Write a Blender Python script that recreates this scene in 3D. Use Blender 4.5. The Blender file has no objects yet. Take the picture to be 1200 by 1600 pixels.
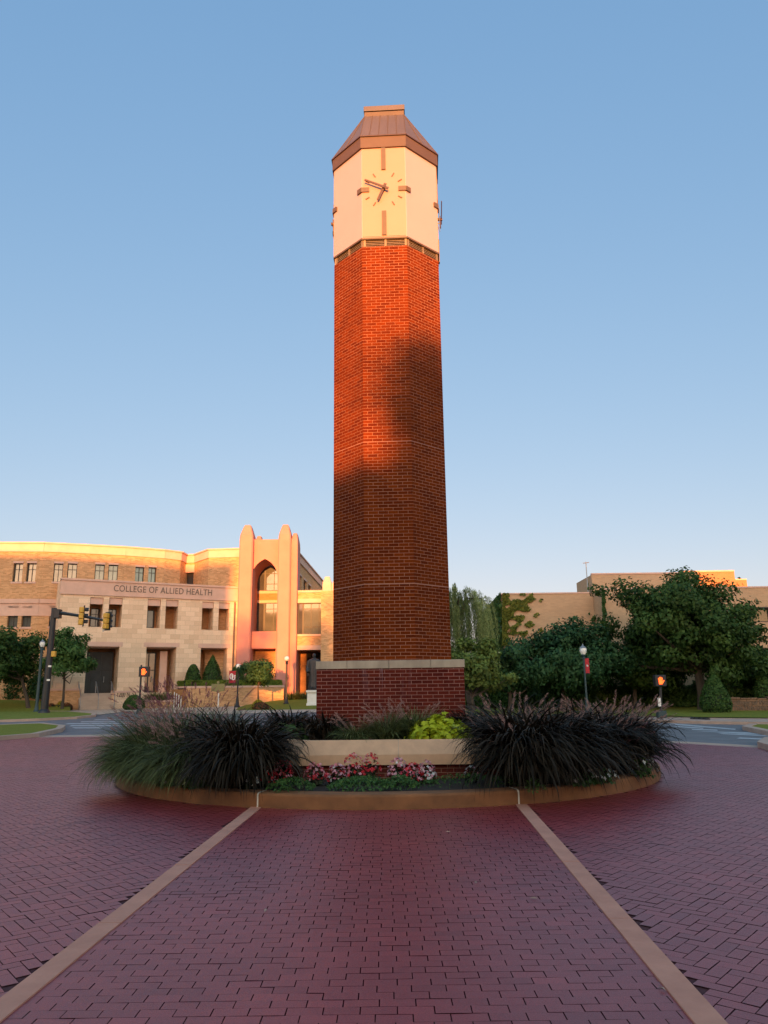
import bpy, bmesh, math, random
import numpy as np
from mathutils import Vector, Matrix
random.seed(7); rng = np.random.default_rng(7)
R = math.radians
C = bpy.context.scene.collection

# ------------------------------------------------------------------ camera numbers
F, PIT, ROLL, HC = 1180.0, math.atan(277 / 1180), R(0.72), 1.6
FWD = np.array([0, math.cos(PIT), math.sin(PIT)])
UP0 = np.array([0, -math.sin(PIT), math.cos(PIT)])
RT = np.array([1., 0, 0]) * math.cos(ROLL) - UP0 * math.sin(ROLL)
UP = UP0 * math.cos(ROLL) + np.array([1., 0, 0]) * math.sin(ROLL)
EYE = np.array([0, 0, HC])

def ray(x, y): return FWD + RT * (x - 600) / F + UP * (800 - y) / F
def at(x, y, Y):
    d = ray(x, y); return EYE + d * (Y / d[1])
def gz(Y):                                         # the ground: flat by the tower, rising gently to the buildings
    return min(max((Y - 44) / 26.0, 0), 1) * 0.4
def gr(x, y, z=0.0):
    d = ray(x, y); return EYE + d * ((z - HC) / d[2])
def grd(x, y):
    d = ray(x, y)
    lo, hi = 1.0, 400.0
    for _ in range(60):
        m = (lo + hi) / 2; p = EYE + d * (m / d[1])
        if p[2] > gz(m): lo = m
        else: hi = m
    return EYE + d * (lo / d[1])

# ------------------------------------------------------------------ materials
def new_mat(name):
    m = bpy.data.materials.new(name); m.use_nodes = True
    nt = m.node_tree; b = nt.nodes['Principled BSDF']
    return m, nt, b
def N(nt, t, **kw):
    n = nt.nodes.new(t)
    for k, v in kw.items():
        if k in n.inputs: n.inputs[k].default_value = v
        else: setattr(n, k, v)
    return n
def c4(c): return (c[0], c[1], c[2], 1)
def mix(nt, fac, a, b, mode='MIX'):
    n = nt.nodes.new('ShaderNodeMix'); n.data_type = 'RGBA'; n.blend_type = mode
    for sock, v in ((n.inputs[0], fac), (n.inputs[6], a), (n.inputs[7], b)):
        if hasattr(v, 'is_output'): nt.links.new(v, sock)
        elif isinstance(v, (tuple, list)): sock.default_value = c4(v)
        else: sock.default_value = v
    return n.outputs[2]
def ramp(nt, src, p0, p1, c0=(0, 0, 0), c1=(1, 1, 1)):
    r = nt.nodes.new('ShaderNodeValToRGB'); e = r.color_ramp.elements
    e[0].position, e[1].position = p0, p1; e[0].color, e[1].color = c4(c0), c4(c1)
    nt.links.new(src, r.inputs[0]); return r.outputs[0]
def noise(nt, scale, detail=5, rough=.6, vec=None, stretch=None):
    tc = nt.nodes.new('ShaderNodeTexCoord')
    v = vec or tc.outputs['Object']
    if stretch:
        mp = nt.nodes.new('ShaderNodeMapping'); mp.inputs['Scale'].default_value = stretch
        nt.links.new(v, mp.inputs[0]); v = mp.outputs[0]
    n = N(nt, 'ShaderNodeTexNoise', Scale=scale, Detail=detail, Roughness=rough)
    nt.links.new(v, n.inputs['Vector']); return n.outputs['Fac']
def bump(nt, b, h, strength=.3, dist=.01):
    n = N(nt, 'ShaderNodeBump', Strength=strength, Distance=dist)
    nt.links.new(h, n.inputs['Height']); nt.links.new(n.outputs[0], b.inputs['Normal'])

def plain(name, c, rough=.6, metal=0, var=.25, scale=6, c2=None, bmp=0, spec=.5, stretch=None, bscale=None):
    m, nt, b = new_mat(name)
    f = noise(nt, scale, stretch=stretch)
    d = c2 or tuple(x * (1 - var) for x in c)
    col = mix(nt, ramp(nt, f, .3, .7), d, c)
    nt.links.new(col, b.inputs['Base Color'])
    b.inputs['Roughness'].default_value = rough; b.inputs['Metallic'].default_value = metal
    b.inputs['Specular IOR Level'].default_value = spec
    if bmp: bump(nt, b, noise(nt, bscale or scale * 6), bmp)
    return m

def brick(name, c1, c2, mortar, w, h, ms, bstr=.5, rough=.85, big=.38, stain=None, spec=.06, smooth=.1, varc=None):
    m, nt, b = new_mat(name)
    uv = nt.nodes.new('ShaderNodeUVMap'); uv.uv_map = 'UVMap'
    t = N(nt, 'ShaderNodeTexBrick', Scale=1.0)
    t.inputs['Color1'].default_value = c4(c1); t.inputs['Color2'].default_value = c4(c2); t.inputs['Mortar'].default_value = c4(mortar)
    t.inputs['Mortar Size'].default_value = ms; t.inputs['Mortar Smooth'].default_value = smooth
    t.inputs['Brick Width'].default_value = w; t.inputs['Row Height'].default_value = h; t.inputs['Bias'].default_value = 0
    nt.links.new(uv.outputs[0], t.inputs['Vector'])
    f = noise(nt, .7, 6); f2 = noise(nt, 28, 4)
    col = mix(nt, ramp(nt, f, .25, .75, (0, 0, 0), (big * 1.6,) * 3), t.outputs['Color'], tuple(x * .6 for x in c1))
    col = mix(nt, .35, col, mix(nt, 1, col, ramp(nt, f2, .3, .7, (.55,) * 3, (1.25,) * 3), 'MULTIPLY'))
    if stain:
        # pale lime streaks running down below the coping
        tc = nt.nodes.new('ShaderNodeTexCoord')
        s1 = noise(nt, 1, 6, .7, stretch=(9, 9, .35))
        sx = nt.nodes.new('ShaderNodeSeparateXYZ'); nt.links.new(tc.outputs['Object'], sx.inputs[0])
        def band(sock, a, b0, c, d):
            r = nt.nodes.new('ShaderNodeValToRGB'); r.color_ramp.interpolation = 'EASE'
            mr = N(nt, 'ShaderNodeMapRange'); mr.inputs[1].default_value = stain[0]; mr.inputs[2].default_value = stain[1]
            return mr
        mz = N(nt, 'ShaderNodeMapRange'); mz.inputs[1].default_value = stain[0]; mz.inputs[2].default_value = stain[1]; mz.inputs[3].default_value = 0; mz.inputs[4].default_value = 1
        nt.links.new(sx.outputs['Z'], mz.inputs[0])
        mx = N(nt, 'ShaderNodeMath', operation='ABSOLUTE'); ad = N(nt, 'ShaderNodeMath', operation='ADD'); ad.inputs[1].default_value = .12
        nt.links.new(sx.outputs['X'], ad.inputs[0]); nt.links.new(ad.outputs[0], mx.inputs[0])
        mr = N(nt, 'ShaderNodeMapRange'); mr.inputs[1].default_value = .55; mr.inputs[2].default_value = .12; mr.inputs[3].default_value = 0; mr.inputs[4].default_value = 1
        nt.links.new(mx.outputs[0], mr.inputs[0])
        mul = N(nt, 'ShaderNodeMath', operation='MULTIPLY'); nt.links.new(mz.outputs[0], mul.inputs[0]); nt.links.new(mr.outputs[0], mul.inputs[1])
        m2 = N(nt, 'ShaderNodeMath', operation='MULTIPLY'); nt.links.new(mul.outputs[0], m2.inputs[0]); nt.links.new(ramp(nt, s1, .52, .8), m2.inputs[1])
        m3 = N(nt, 'ShaderNodeMath', operation='MULTIPLY'); m3.inputs[1].default_value = .9; nt.links.new(m2.outputs[0], m3.inputs[0])
        col = mix(nt, m3.outputs[0], col, (.42, .36, .40))
    nt.links.new(col, b.inputs['Base Color'])
    b.inputs['Roughness'].default_value = rough; b.inputs['Specular IOR Level'].default_value = spec
    inv = N(nt, 'ShaderNodeMath', operation='SUBTRACT'); inv.inputs[0].default_value = 1; nt.links.new(t.outputs['Fac'], inv.inputs[1])
    ad2 = N(nt, 'ShaderNodeMath', operation='MULTIPLY_ADD'); nt.links.new(f2, ad2.inputs[0]); ad2.inputs[1].default_value = .3; nt.links.new(inv.outputs[0], ad2.inputs[2])
    bump(nt, b, ad2.outputs[0], bstr, .006)
    return m

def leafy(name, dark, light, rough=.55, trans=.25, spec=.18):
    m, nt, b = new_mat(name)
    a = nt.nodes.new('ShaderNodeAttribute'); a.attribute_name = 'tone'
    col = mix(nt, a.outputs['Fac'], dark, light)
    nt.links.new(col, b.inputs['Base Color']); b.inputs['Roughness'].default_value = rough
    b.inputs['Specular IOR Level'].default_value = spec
    if trans:
        tr = nt.nodes.new('ShaderNodeBsdfTranslucent'); nt.links.new(col, tr.inputs[0])
        mx = nt.nodes.new('ShaderNodeMixShader'); mx.inputs[0].default_value = trans
        out = nt.nodes['Material Output']
        nt.links.new(b.outputs[0], mx.inputs[1]); nt.links.new(tr.outputs[0], mx.inputs[2]); nt.links.new(mx.outputs[0], out.inputs[0])
    return m
def toned(name, dark, light, rough=.8, spec=.4, grit=.3, bmp=.25, nscale=60):
    m, nt, b = new_mat(name)
    a = nt.nodes.new('ShaderNodeAttribute'); a.attribute_name = 'tone'
    col = mix(nt, a.outputs['Fac'], dark, light)
    f = noise(nt, nscale, 6, .7)
    col = mix(nt, 1, col, ramp(nt, f, .3, .72, (1 - grit,) * 3, (1 + grit,) * 3), 'MULTIPLY')
    g = noise(nt, .45, 4)
    col = mix(nt, 1, col, ramp(nt, g, .3, .7, (.8, .8, .86), (1.12, 1.08, 1.1)), 'MULTIPLY')
    nt.links.new(col, b.inputs['Base Color']); b.inputs['Roughness'].default_value = rough; b.inputs['Specular IOR Level'].default_value = spec
    bump(nt, b, f, bmp, .004)
    return m
def emit(name, c, s):
    m, nt, b = new_mat(name); b.inputs['Base Color'].default_value = c4(c)
    b.inputs['Emission Color'].default_value = c4(c); b.inputs['Emission Strength'].default_value = s
    return m
def glass(name, tint=(.21, .22, .19), metal=.5, rough=.04):
    m, nt, b = new_mat(name)
    f = noise(nt, .8, 3)
    col = mix(nt, ramp(nt, f, .35, .65), tuple(x * .75 for x in tint), tint)
    nt.links.new(col, b.inputs['Base Color']); b.inputs['Metallic'].default_value = metal; b.inputs['Roughness'].default_value = rough
    bump(nt, b, noise(nt, .6, 2), .05, .02)
    return m

M = {}
M['tbrick'] = brick('tower_brick', (.185, .0315, .0045), (.090, .0125, .004), (.42, .205, .125), .203, .0677, .0044, .5)
M['plbrick'] = brick('plinth_brick', (.135, .020, .012), (.075, .011, .009), (.38, .19, .15), .203, .0677, .0048, .5, stain=(1.25, 2.0))
M['pbrick'] = brick('planter_brick', (.14, .030, .02), (.10, .02, .015), (.36, .2, .14), .203, .0677, .0048, .5)
M['coping'] = plain('limestone', (.61, .35, .20), .85, var=.2, scale=5, bmp=.2)
M['coping2'] = plain('weathered_limestone', (.46, .35, .25), .85, c2=(.27, .20, .145), scale=3.5, bmp=.2, stretch=(1, 1, .35))
M['kerb'] = plain('kerb_concrete', (.245, .095, .033), .9, c2=(.12, .046, .016), scale=2.2, bmp=.35)
M['strip'] = plain('strip_concrete', (.54, .235, .155), .9, c2=(.43, .18, .12), scale=3, bmp=.35)
M['joint'] = plain('pale_sealant', (.62, .56, .46), .8)
M['mjoint'] = plain('faint_mortar', (.36, .17, .115), .9)
M['soil'] = plain('soil', (.035, .024, .016), .95, var=.5, scale=12, bmp=.6)
M['paver'] = toned('paver', (.20, .020, .022), (.30, .037, .036), rough=.42, spec=.8, grit=.5, bmp=.45, nscale=130)
M['paverbed'] = plain('joint_sand', (.075, .017, .019), .95, scale=20)
M['paverfar'] = brick('far_paving', (.35, .05, .052), (.29, .04, .042), (.12, .025, .03), .203, .1, .004, .3)
M['asphalt'] = plain('asphalt', (.16, .15, .155), .85, c2=(.11, .105, .11), scale=1.2, bmp=.3, bscale=80)
M['concrete'] = plain('pavement_concrete', (.48, .36, .27), .9, c2=(.38, .28, .21), scale=1.3, bmp=.25)
M['gutter'] = plain('gutter_concrete', (.46, .31, .235), .9, c2=(.35, .23, .17), scale=2, bmp=.25)
M['paint'] = plain('road_paint', (.46, .46, .47), .7, c2=(.26, .26, .27), scale=4)
M['lawn'] = plain('lawn_grass', spec=.05, c=(.21, .20, .04), rough=.95, c2=(.13, .15, .022), scale=5, bmp=.9, bscale=60)
M['lawn2'] = plain('dry_lawn_grass', spec=.05, c=(.22, .22, .05), rough=.95, c2=(.12, .155, .03), scale=3, bmp=.9, bscale=60)
M['earth'] = plain('far_ground', (.06, .085, .03), .95, scale=.3)
M['facewhite'] = plain('clock_panel', (.42, .325, .335), .5, var=.06, scale=1.2, spec=.5)
M['facetint'] = plain('clock_face_panel', (.42, .235, .18), .5, var=.05, scale=1.2, spec=.5)
M['bronze'] = plain('bronze_trim', (.135, .088, .052), .5, metal=.1, var=.2, scale=2)
M['bronzeband'] = plain('bronze_fascia', (.115, .068, .045), .55, metal=.1, var=.2, scale=2)
M['copper'] = plain('roof_metal', (.125, .098, .092), .5, metal=.1, var=.2, scale=1.6)
M['hand'] = plain('clock_hand', (.075, .035, .022), .5, var=.2)
M['louvre'] = plain('louvre_metal', (.26, .185, .11), .5, metal=.1, var=.3, scale=7)
M['black'] = plain('black_metal', (.012, .012, .014), .45, var=.3)
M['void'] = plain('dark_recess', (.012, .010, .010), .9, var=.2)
M['teal'] = plain('teal_painted_pole', (.02, .05, .055), .5)
M['grey'] = plain('galvanised_steel', (.32, .32, .32), .4, metal=.6)
M['yellow'] = plain('signal_yellow', (.62, .33, .035), .45, var=.15)
M['white'] = plain('white_paint', (.75, .72, .66), .6, var=.1)
M['globe'] = plain('lamp_globe', (.82, .80, .74), .3, var=.05)
M['red'] = plain('banner_red', (.42, .012, .022), .7, var=.12)
M['orange'] = emit('orange_hand_light', (1, .10, .012), .8)
M['gold'] = plain('marker_plate', (.22, .19, .055), .5, c2=(.15, .13, .05), scale=14)
M['bbrick'] = brick('buff_brick', (.70, .39, .19), (.43, .225, .10), (.56, .38, .23), .305, .105, .009, .2, big=.2)
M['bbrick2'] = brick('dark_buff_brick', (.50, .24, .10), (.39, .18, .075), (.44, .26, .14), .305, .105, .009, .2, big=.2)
M['stone'] = brick('pavilion_stone', (.86, .62, .42), (.68, .47, .305), (.52, .365, .245), .82, .41, .008, .15, big=.1)
M['trim'] = plain('pale_stone_trim', (.66, .415, .31), .85, var=.16, scale=1.2, bmp=.12)
M['portal_sunlit'] = plain('sunlit_trim_stone', (.54, .215, .165), .85, var=.14, scale=.9, bmp=.12)  # same limestone as the trim, its sunlit orange put into the colour
M['shade'] = plain('loggia_brick', (.20, .105, .065), .9, var=.25, scale=2)
M['roofing'] = plain('flat_roofing', (.2, .19, .18), .9)
M['rbrick'] = brick('tan_brick', (.58, .37, .22), (.50, .32, .19), (.52, .35, .22), .305, .105, .009, .2, big=.18)
M['glass'] = glass('window_glass')
M['glassd'] = glass('dark_glass', (.10, .10, .10), .3)
M['glassw'] = glass('tinted_window_glass', (.10, .085, .045), .25, .12)
M['frame'] = plain('window_frame', (.022, .018, .016), .5)
M['letter'] = plain('bronze_letter', (.15, .10, .065), .5)
M['rbrick_sunlit'] = brick('sunlit_tan_brick', (.46, .20, .10), (.40, .17, .085), (.50, .27, .14), .305, .105, .009, .2, big=.18)  # tan brick again, with the low sun's orange put into its colour
M['bark'] = plain('bark', (.085, .062, .045), .95, c2=(.04, .03, .022), scale=6, bmp=.6, stretch=(1, 1, .3))
M['statue'] = plain('bronze_statue', (.055, .048, .048), .5, metal=.35, c2=(.032, .028, .028), scale=5, bmp=.2)
M['oak'] = leafy('oak_leaf', (.016, .046, .010), (.085, .150, .032))
M['maple'] = leafy('maple_leaf', (.028, .075, .018), (.115, .21, .05))
M['bluish'] = leafy('blue_green_leaf', (.014, .050, .020), (.066, .150, .052))
M['olive'] = leafy('yellow_green_leaf', (.055, .085, .016), (.20, .26, .055))
M['willow'] = leafy('willow_leaf', (.035, .06, .014), (.36, .42, .15))
M['hedge'] = leafy('hedge_leaf', (.02, .055, .012), (.09, .16, .035))
M['hedgel'] = leafy('clipped_hedge_leaf', (.08, .12, .014), (.19, .25, .035))
M['ivy'] = leafy('ivy_leaf', (.06, .09, .014), (.24, .25, .045))
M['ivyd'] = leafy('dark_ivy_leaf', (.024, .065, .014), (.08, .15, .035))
M['purple'] = leafy('purple_grass_blade', (.004, .004, .003), (.050, .036, .024), rough=.5, trans=.03, spec=.06)
M['fount'] = leafy('fountain_grass_blade', (.022, .034, .010), (.20, .23, .085), rough=.5, trans=.15)
M['plume'] = leafy('grass_plume', (.16, .07, .065), (.50, .30, .24), rough=.8, trans=.25)
M['plumed'] = leafy('dark_grass_plume', (.12, .035, .05), (.36, .14, .15), rough=.8, trans=.25)
M['lime'] = leafy('lime_vine_leaf', (.22, .27, .008), (.52, .54, .03), rough=.45, trans=.25)
M['creep'] = leafy('creeping_leaf', (.022, .06, .015), (.085, .17, .042), trans=.2)
M['begleaf'] = leafy('begonia_leaf', (.014, .018, .009), (.045, .055, .02), trans=.15)
M['pink'] = leafy('pink_petal', (.62, .12, .18), (.86, .52, .55), trans=.3)
M['scarlet'] = leafy('red_petal', (.45, .01, .02), (.8, .05, .07), trans=.25)
M['petal'] = leafy('white_petal', (.55, .55, .5), (.85, .85, .8), trans=.3)
M['yellowflower'] = leafy('yellow_shrub_leaf', (.22, .16, .01), (.45, .36, .03), trans=.2)
M['redshrub'] = leafy('red_shrub_leaf', (.10, .03, .015), (.22, .08, .03), trans=.2)

# ------------------------------------------------------------------ mesh helpers
def T(name, label, cat, loc=(0, 0, 0), group=None, rz=0, kind=None):
    o = bpy.data.objects.new(name, None); C.objects.link(o); o.empty_display_size = .3
    o.location = tuple(float(x) for x in loc); o.rotation_euler.z = rz
    o['label'] = label; o['category'] = cat
    if group: o['group'] = group
    if kind: o['kind'] = kind
    return o
def tag(o, label=None, cat=None, group=None, kind=None):
    for k, v in (('label', label), ('category', cat), ('group', group), ('kind', kind)):
        if v: o[k] = v
    return o
def root_loc(o):
    while o.parent: o = o.parent
    return np.array(o.location)
def auto_uv(me):
    uvl = me.uv_layers.new(name='UVMap')
    n = len(me.loops)
    vi = np.empty(n, np.int32); me.loops.foreach_get('vertex_index', vi)
    co = np.empty(len(me.vertices) * 3, np.float32); me.vertices.foreach_get('co', co); co = co.reshape(-1, 3)
    pn = np.empty(len(me.polygons) * 3, np.float32); me.polygons.foreach_get('normal', pn); pn = pn.reshape(-1, 3)
    lt = np.empty(len(me.polygons), np.int32); me.polygons.foreach_get('loop_total', lt)
    ln = np.repeat(pn, lt, axis=0); p = co[vi]
    flat = np.abs(ln[:, 2]) > .75
    h = np.stack([-ln[:, 1], ln[:, 0]], 1); h /= np.maximum(np.linalg.norm(h, axis=1, keepdims=True), 1e-6)
    # snap the tangent's sign so that rows run the same way round
    u = p[:, 0] * h[:, 0] + p[:, 1] * h[:, 1]; v = p[:, 2].copy()
    u[flat] = p[flat, 0]; v[flat] = p[flat, 1]
    uvl.data.foreach_set('uv', np.stack([u, v], 1).astype(np.float32).ravel())
class MB:
    def __init__(s): s.v = []; s.f = []
    def add(s, pts, faces):
        b = len(s.v); s.v += [tuple(float(c) for c in p) for p in pts]; s.f += [tuple(b + i for i in f) for f in faces]; return s
    def poly(s, pts): return s.add(pts, [tuple(range(len(pts)))])
    def box(s, x0, x1, y0, y1, z0, z1):
        return s.add([(x0, y0, z0), (x1, y0, z0), (x1, y1, z0), (x0, y1, z0), (x0, y0, z1), (x1, y0, z1), (x1, y1, z1), (x0, y1, z1)],
                     [(3, 2, 1, 0), (4, 5, 6, 7), (0, 1, 5, 4), (1, 2, 6, 5), (2, 3, 7, 6), (3, 0, 4, 7)])
    def hexa(s, b4, t4):
        return s.add(list(b4) + list(t4), [(3, 2, 1, 0), (4, 5, 6, 7), (0, 1, 5, 4), (1, 2, 6, 5), (2, 3, 7, 6), (3, 0, 4, 7)])
    def prism(s, poly, z0, z1, poly2=None, cap=True):
        n = len(poly); p2 = poly2 or poly
        f = [(i, (i + 1) % n, n + (i + 1) % n, n + i) for i in range(n)]
        if cap: f += [tuple(range(n - 1, -1, -1)), tuple(range(n, 2 * n))]
        return s.add([(x, y, z0) for x, y in poly] + [(x, y, z1) for x, y in p2], f)
    def tube(s, pts, rad, n=8, cap=True):
        pts = [np.array(p, float) for p in pts]; k = len(pts)
        if not hasattr(rad, '__len__'): rad = [rad] * k
        vs = []; ref = np.array([0, 0, 1.])
        for i, p in enumerate(pts):
            t = pts[min(i + 1, k - 1)] - pts[max(i - 1, 0)]; t = t / (np.linalg.norm(t) + 1e-9)
            r = ref if abs(t @ ref) < .95 else np.array([1., 0, 0])
            a = np.cross(t, r); a /= np.linalg.norm(a); b = np.cross(t, a)
            vs += [p + rad[i] * (math.cos(2 * math.pi * j / n) * a + math.sin(2 * math.pi * j / n) * b) for j in range(n)]
        f = [(i * n + j, (i + 1) * n + j, (i + 1) * n + (j + 1) % n, i * n + (j + 1) % n) for i in range(k - 1) for j in range(n)]
        if cap: f += [tuple(range(n)), tuple(range(k * n - 1, (k - 1) * n - 1, -1))]
        return s.add(vs, f)
    def lathe(s, prof, c=(0, 0, 0), n=16):
        k = len(prof)
        vs = [(c[0] + r * math.cos(2 * math.pi * j / n), c[1] + r * math.sin(2 * math.pi * j / n), c[2] + z) for r, z in prof for j in range(n)]
        f = [(i * n + j, i * n + (j + 1) % n, (i + 1) * n + (j + 1) % n, (i + 1) * n + j) for i in range(k - 1) for j in range(n)]
        f += [tuple(range(n - 1, -1, -1)), tuple(range((k - 1) * n, k * n))]
        return s.add(vs, f)
    def ball(s, c, r, sx=1, sy=1, sz=1, n=12, m=8):
        return s.lathe([(max(r * math.sin(math.pi * i / m), 1e-3), 0) for i in range(m + 1)], c, n) if False else s._ball(c, r, sx, sy, sz, n, m)
    def _ball(s, c, r, sx, sy, sz, n, m):
        vs = []; f = []
        for i in range(m + 1):
            th = math.pi * i / m; rr = max(math.sin(th), 1e-3)
            for j in range(n):
                a = 2 * math.pi * j / n
                vs.append((c[0] + r * sx * rr * math.cos(a), c[1] + r * sy * rr * math.sin(a), c[2] - r * sz * math.cos(th)))
        for i in range(m):
            for j in range(n): f.append((i * n + j, i * n + (j + 1) % n, (i + 1) * n + (j + 1) % n, (i + 1) * n + j))
        return s.add(vs, f)
    def build(s, name, mat, parent=None, world=False, smooth=False, bevel=0, loc=None):
        me = bpy.data.meshes.new(name)
        v = np.array(s.v, float).reshape(-1, 3)
        if world and parent is not None: v = v - root_loc(parent)
        if loc is not None: v = v - np.array(loc, float)
        me.from_pydata(v.tolist(), [], s.f); me.update()
        auto_uv(me); me.materials.append(mat)
        if smooth:
            me.polygons.foreach_set('use_smooth', [True] * len(me.polygons))
            try: me.set_sharp_from_angle(angle=R(40))
            except Exception: pass
        o = bpy.data.objects.new(name, me); C.objects.link(o); o.parent = parent
        if loc is not None: o.location = tuple(float(x) for x in loc)
        if bevel:
            b = o.modifiers.new('bevel', 'BEVEL'); b.width = bevel; b.segments = 2; b.limit_method = 'ANGLE'; b.angle_limit = R(40)
        return o
def quads(name, V, tone, mat, parent=None, world=False, k=4):
    """many loose k-gons as one mesh, with a tone per face"""
    V = np.asarray(V, np.float32).reshape(-1, k, 3); n = len(V)
    if world and parent is not None: V = V - root_loc(parent).astype(np.float32)
    me = bpy.data.meshes.new(name)
    me.vertices.add(n * k); me.loops.add(n * k); me.polygons.add(n)
    me.vertices.foreach_set('co', V.ravel()); me.loops.foreach_set('vertex_index', np.arange(n * k, dtype=np.int32))
    me.polygons.foreach_set('loop_start', np.arange(0, n * k, k, dtype=np.int32))
    me.update(calc_edges=True)
    at_ = me.attributes.new('tone', 'FLOAT', 'FACE'); at_.data.foreach_set('value', np.asarray(tone, np.float32))
    me.materials.append(mat)
    o = bpy.data.objects.new(name, me); C.objects.link(o); o.parent = parent
    return o
def unit(a): return a / np.maximum(np.linalg.norm(a, axis=-1, keepdims=True), 1e-9)
def leaf_quads(P, Nrm, size, aspect=.6, jit=.7, droop=0.0):
    """a folded diamond leaf at every point P facing roughly Nrm"""
    n = len(P)
    nn = unit(Nrm + jit * rng.normal(size=(n, 3)))
    t = unit(np.cross(nn, rng.normal(size=(n, 3)))); t[:, 2] -= droop; t = unit(t)
    b = unit(np.cross(nn, t)); s = (size * (.65 + .7 * rng.random(n)))[:, None]
    return np.stack([P - t * s * .5, P + b * s * aspect * .5 + nn * s * .12, P + t * s * .5 - nn * s * .1, P - b * s * aspect * .5 + nn * s * .12], 1)

def copy_thing(root, loc, label=None, rz=None, scale=None):
    r = root.copy(); C.objects.link(r); r.location = tuple(float(x) for x in loc)
    if label: r['label'] = label
    if rz is not None: r.rotation_euler.z = rz
    if scale: r.scale = (scale,) * 3
    for ch in list(root.children):
        c = ch.copy(); C.objects.link(c); c.parent = r
        for g in list(ch.children):
            d = g.copy(); C.objects.link(d); d.parent = c
    return r

def sheet(name, poly, dz, mat, label=None):
    """a flat polygon draped on the ground, cut where the ground bends"""
    bm = bmesh.new(); bm.faces.new([bm.verts.new((float(x), float(y), 0)) for x, y in poly])
    for y in (44, 70):
        g = bm.verts[:] + bm.edges[:] + bm.faces[:]
        bmesh.ops.bisect_plane(bm, geom=g, plane_co=(0, y, 0), plane_no=(0, 1, 0))
    for v in bm.verts: v.co.z = gz(v.co.y) + dz
    bmesh.ops.recalc_face_normals(bm, faces=bm.faces)
    for f in bm.faces:
        if f.normal.z < 0: f.normal_flip()
    me = bpy.data.meshes.new(name); bm.to_mesh(me); bm.free(); auto_uv(me); me.materials.append(mat)
    o = bpy.data.objects.new(name, me); C.objects.link(o); o['kind'] = 'structure'
    if label: o['label'] = label
    return o
def slab(name, poly, h, mat, kerbmat=None, kw=.18, dz=0.0):
    """raised ground: a kerb ring round a higher top"""
    p = [np.array(q, float) for q in poly]; n = len(p)
    area = sum(p[i][0] * p[(i + 1) % n][1] - p[(i + 1) % n][0] * p[i][1] for i in range(n))
    if area < 0: p = p[::-1]
    inn = []
    for i in range(n):
        a, b, c = p[i - 1], p[i], p[(i + 1) % n]
        d1 = unit(b - a); d2 = unit(c - b); n1 = np.array([-d1[1], d1[0]]); n2 = np.array([-d2[1], d2[0]])
        m = unit(n1 + n2); inn.append(b + m * kw / max(m @ n1, .4))
    z = [gz(q[1]) for q in p]
    o = sheet(name, [tuple(q) for q in inn], h - .012 + dz, mat)
    if kerbmat:
        mb = MB()
        for i in range(n):
            j = (i + 1) % n
            A, B, Ai, Bi = p[i], p[j], inn[i], inn[j]
            za, zb = gz(A[1]), gz(B[1])
            bo = lambda q, zz: (q[0], q[1], zz)
            mb.add([bo(A, za - .05), bo(B, zb - .05), bo(B, zb + h), bo(A, za + h), bo(Ai, za + h), bo(Bi, zb + h), bo(Ai, za - .05), bo(Bi, zb - .05)],
                   [(0, 1, 2, 3), (3, 2, 5, 4), (4, 5, 7, 6)])
        k = mb.build('kerb', kerbmat); k['kind'] = 'structure'
    return o
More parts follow.
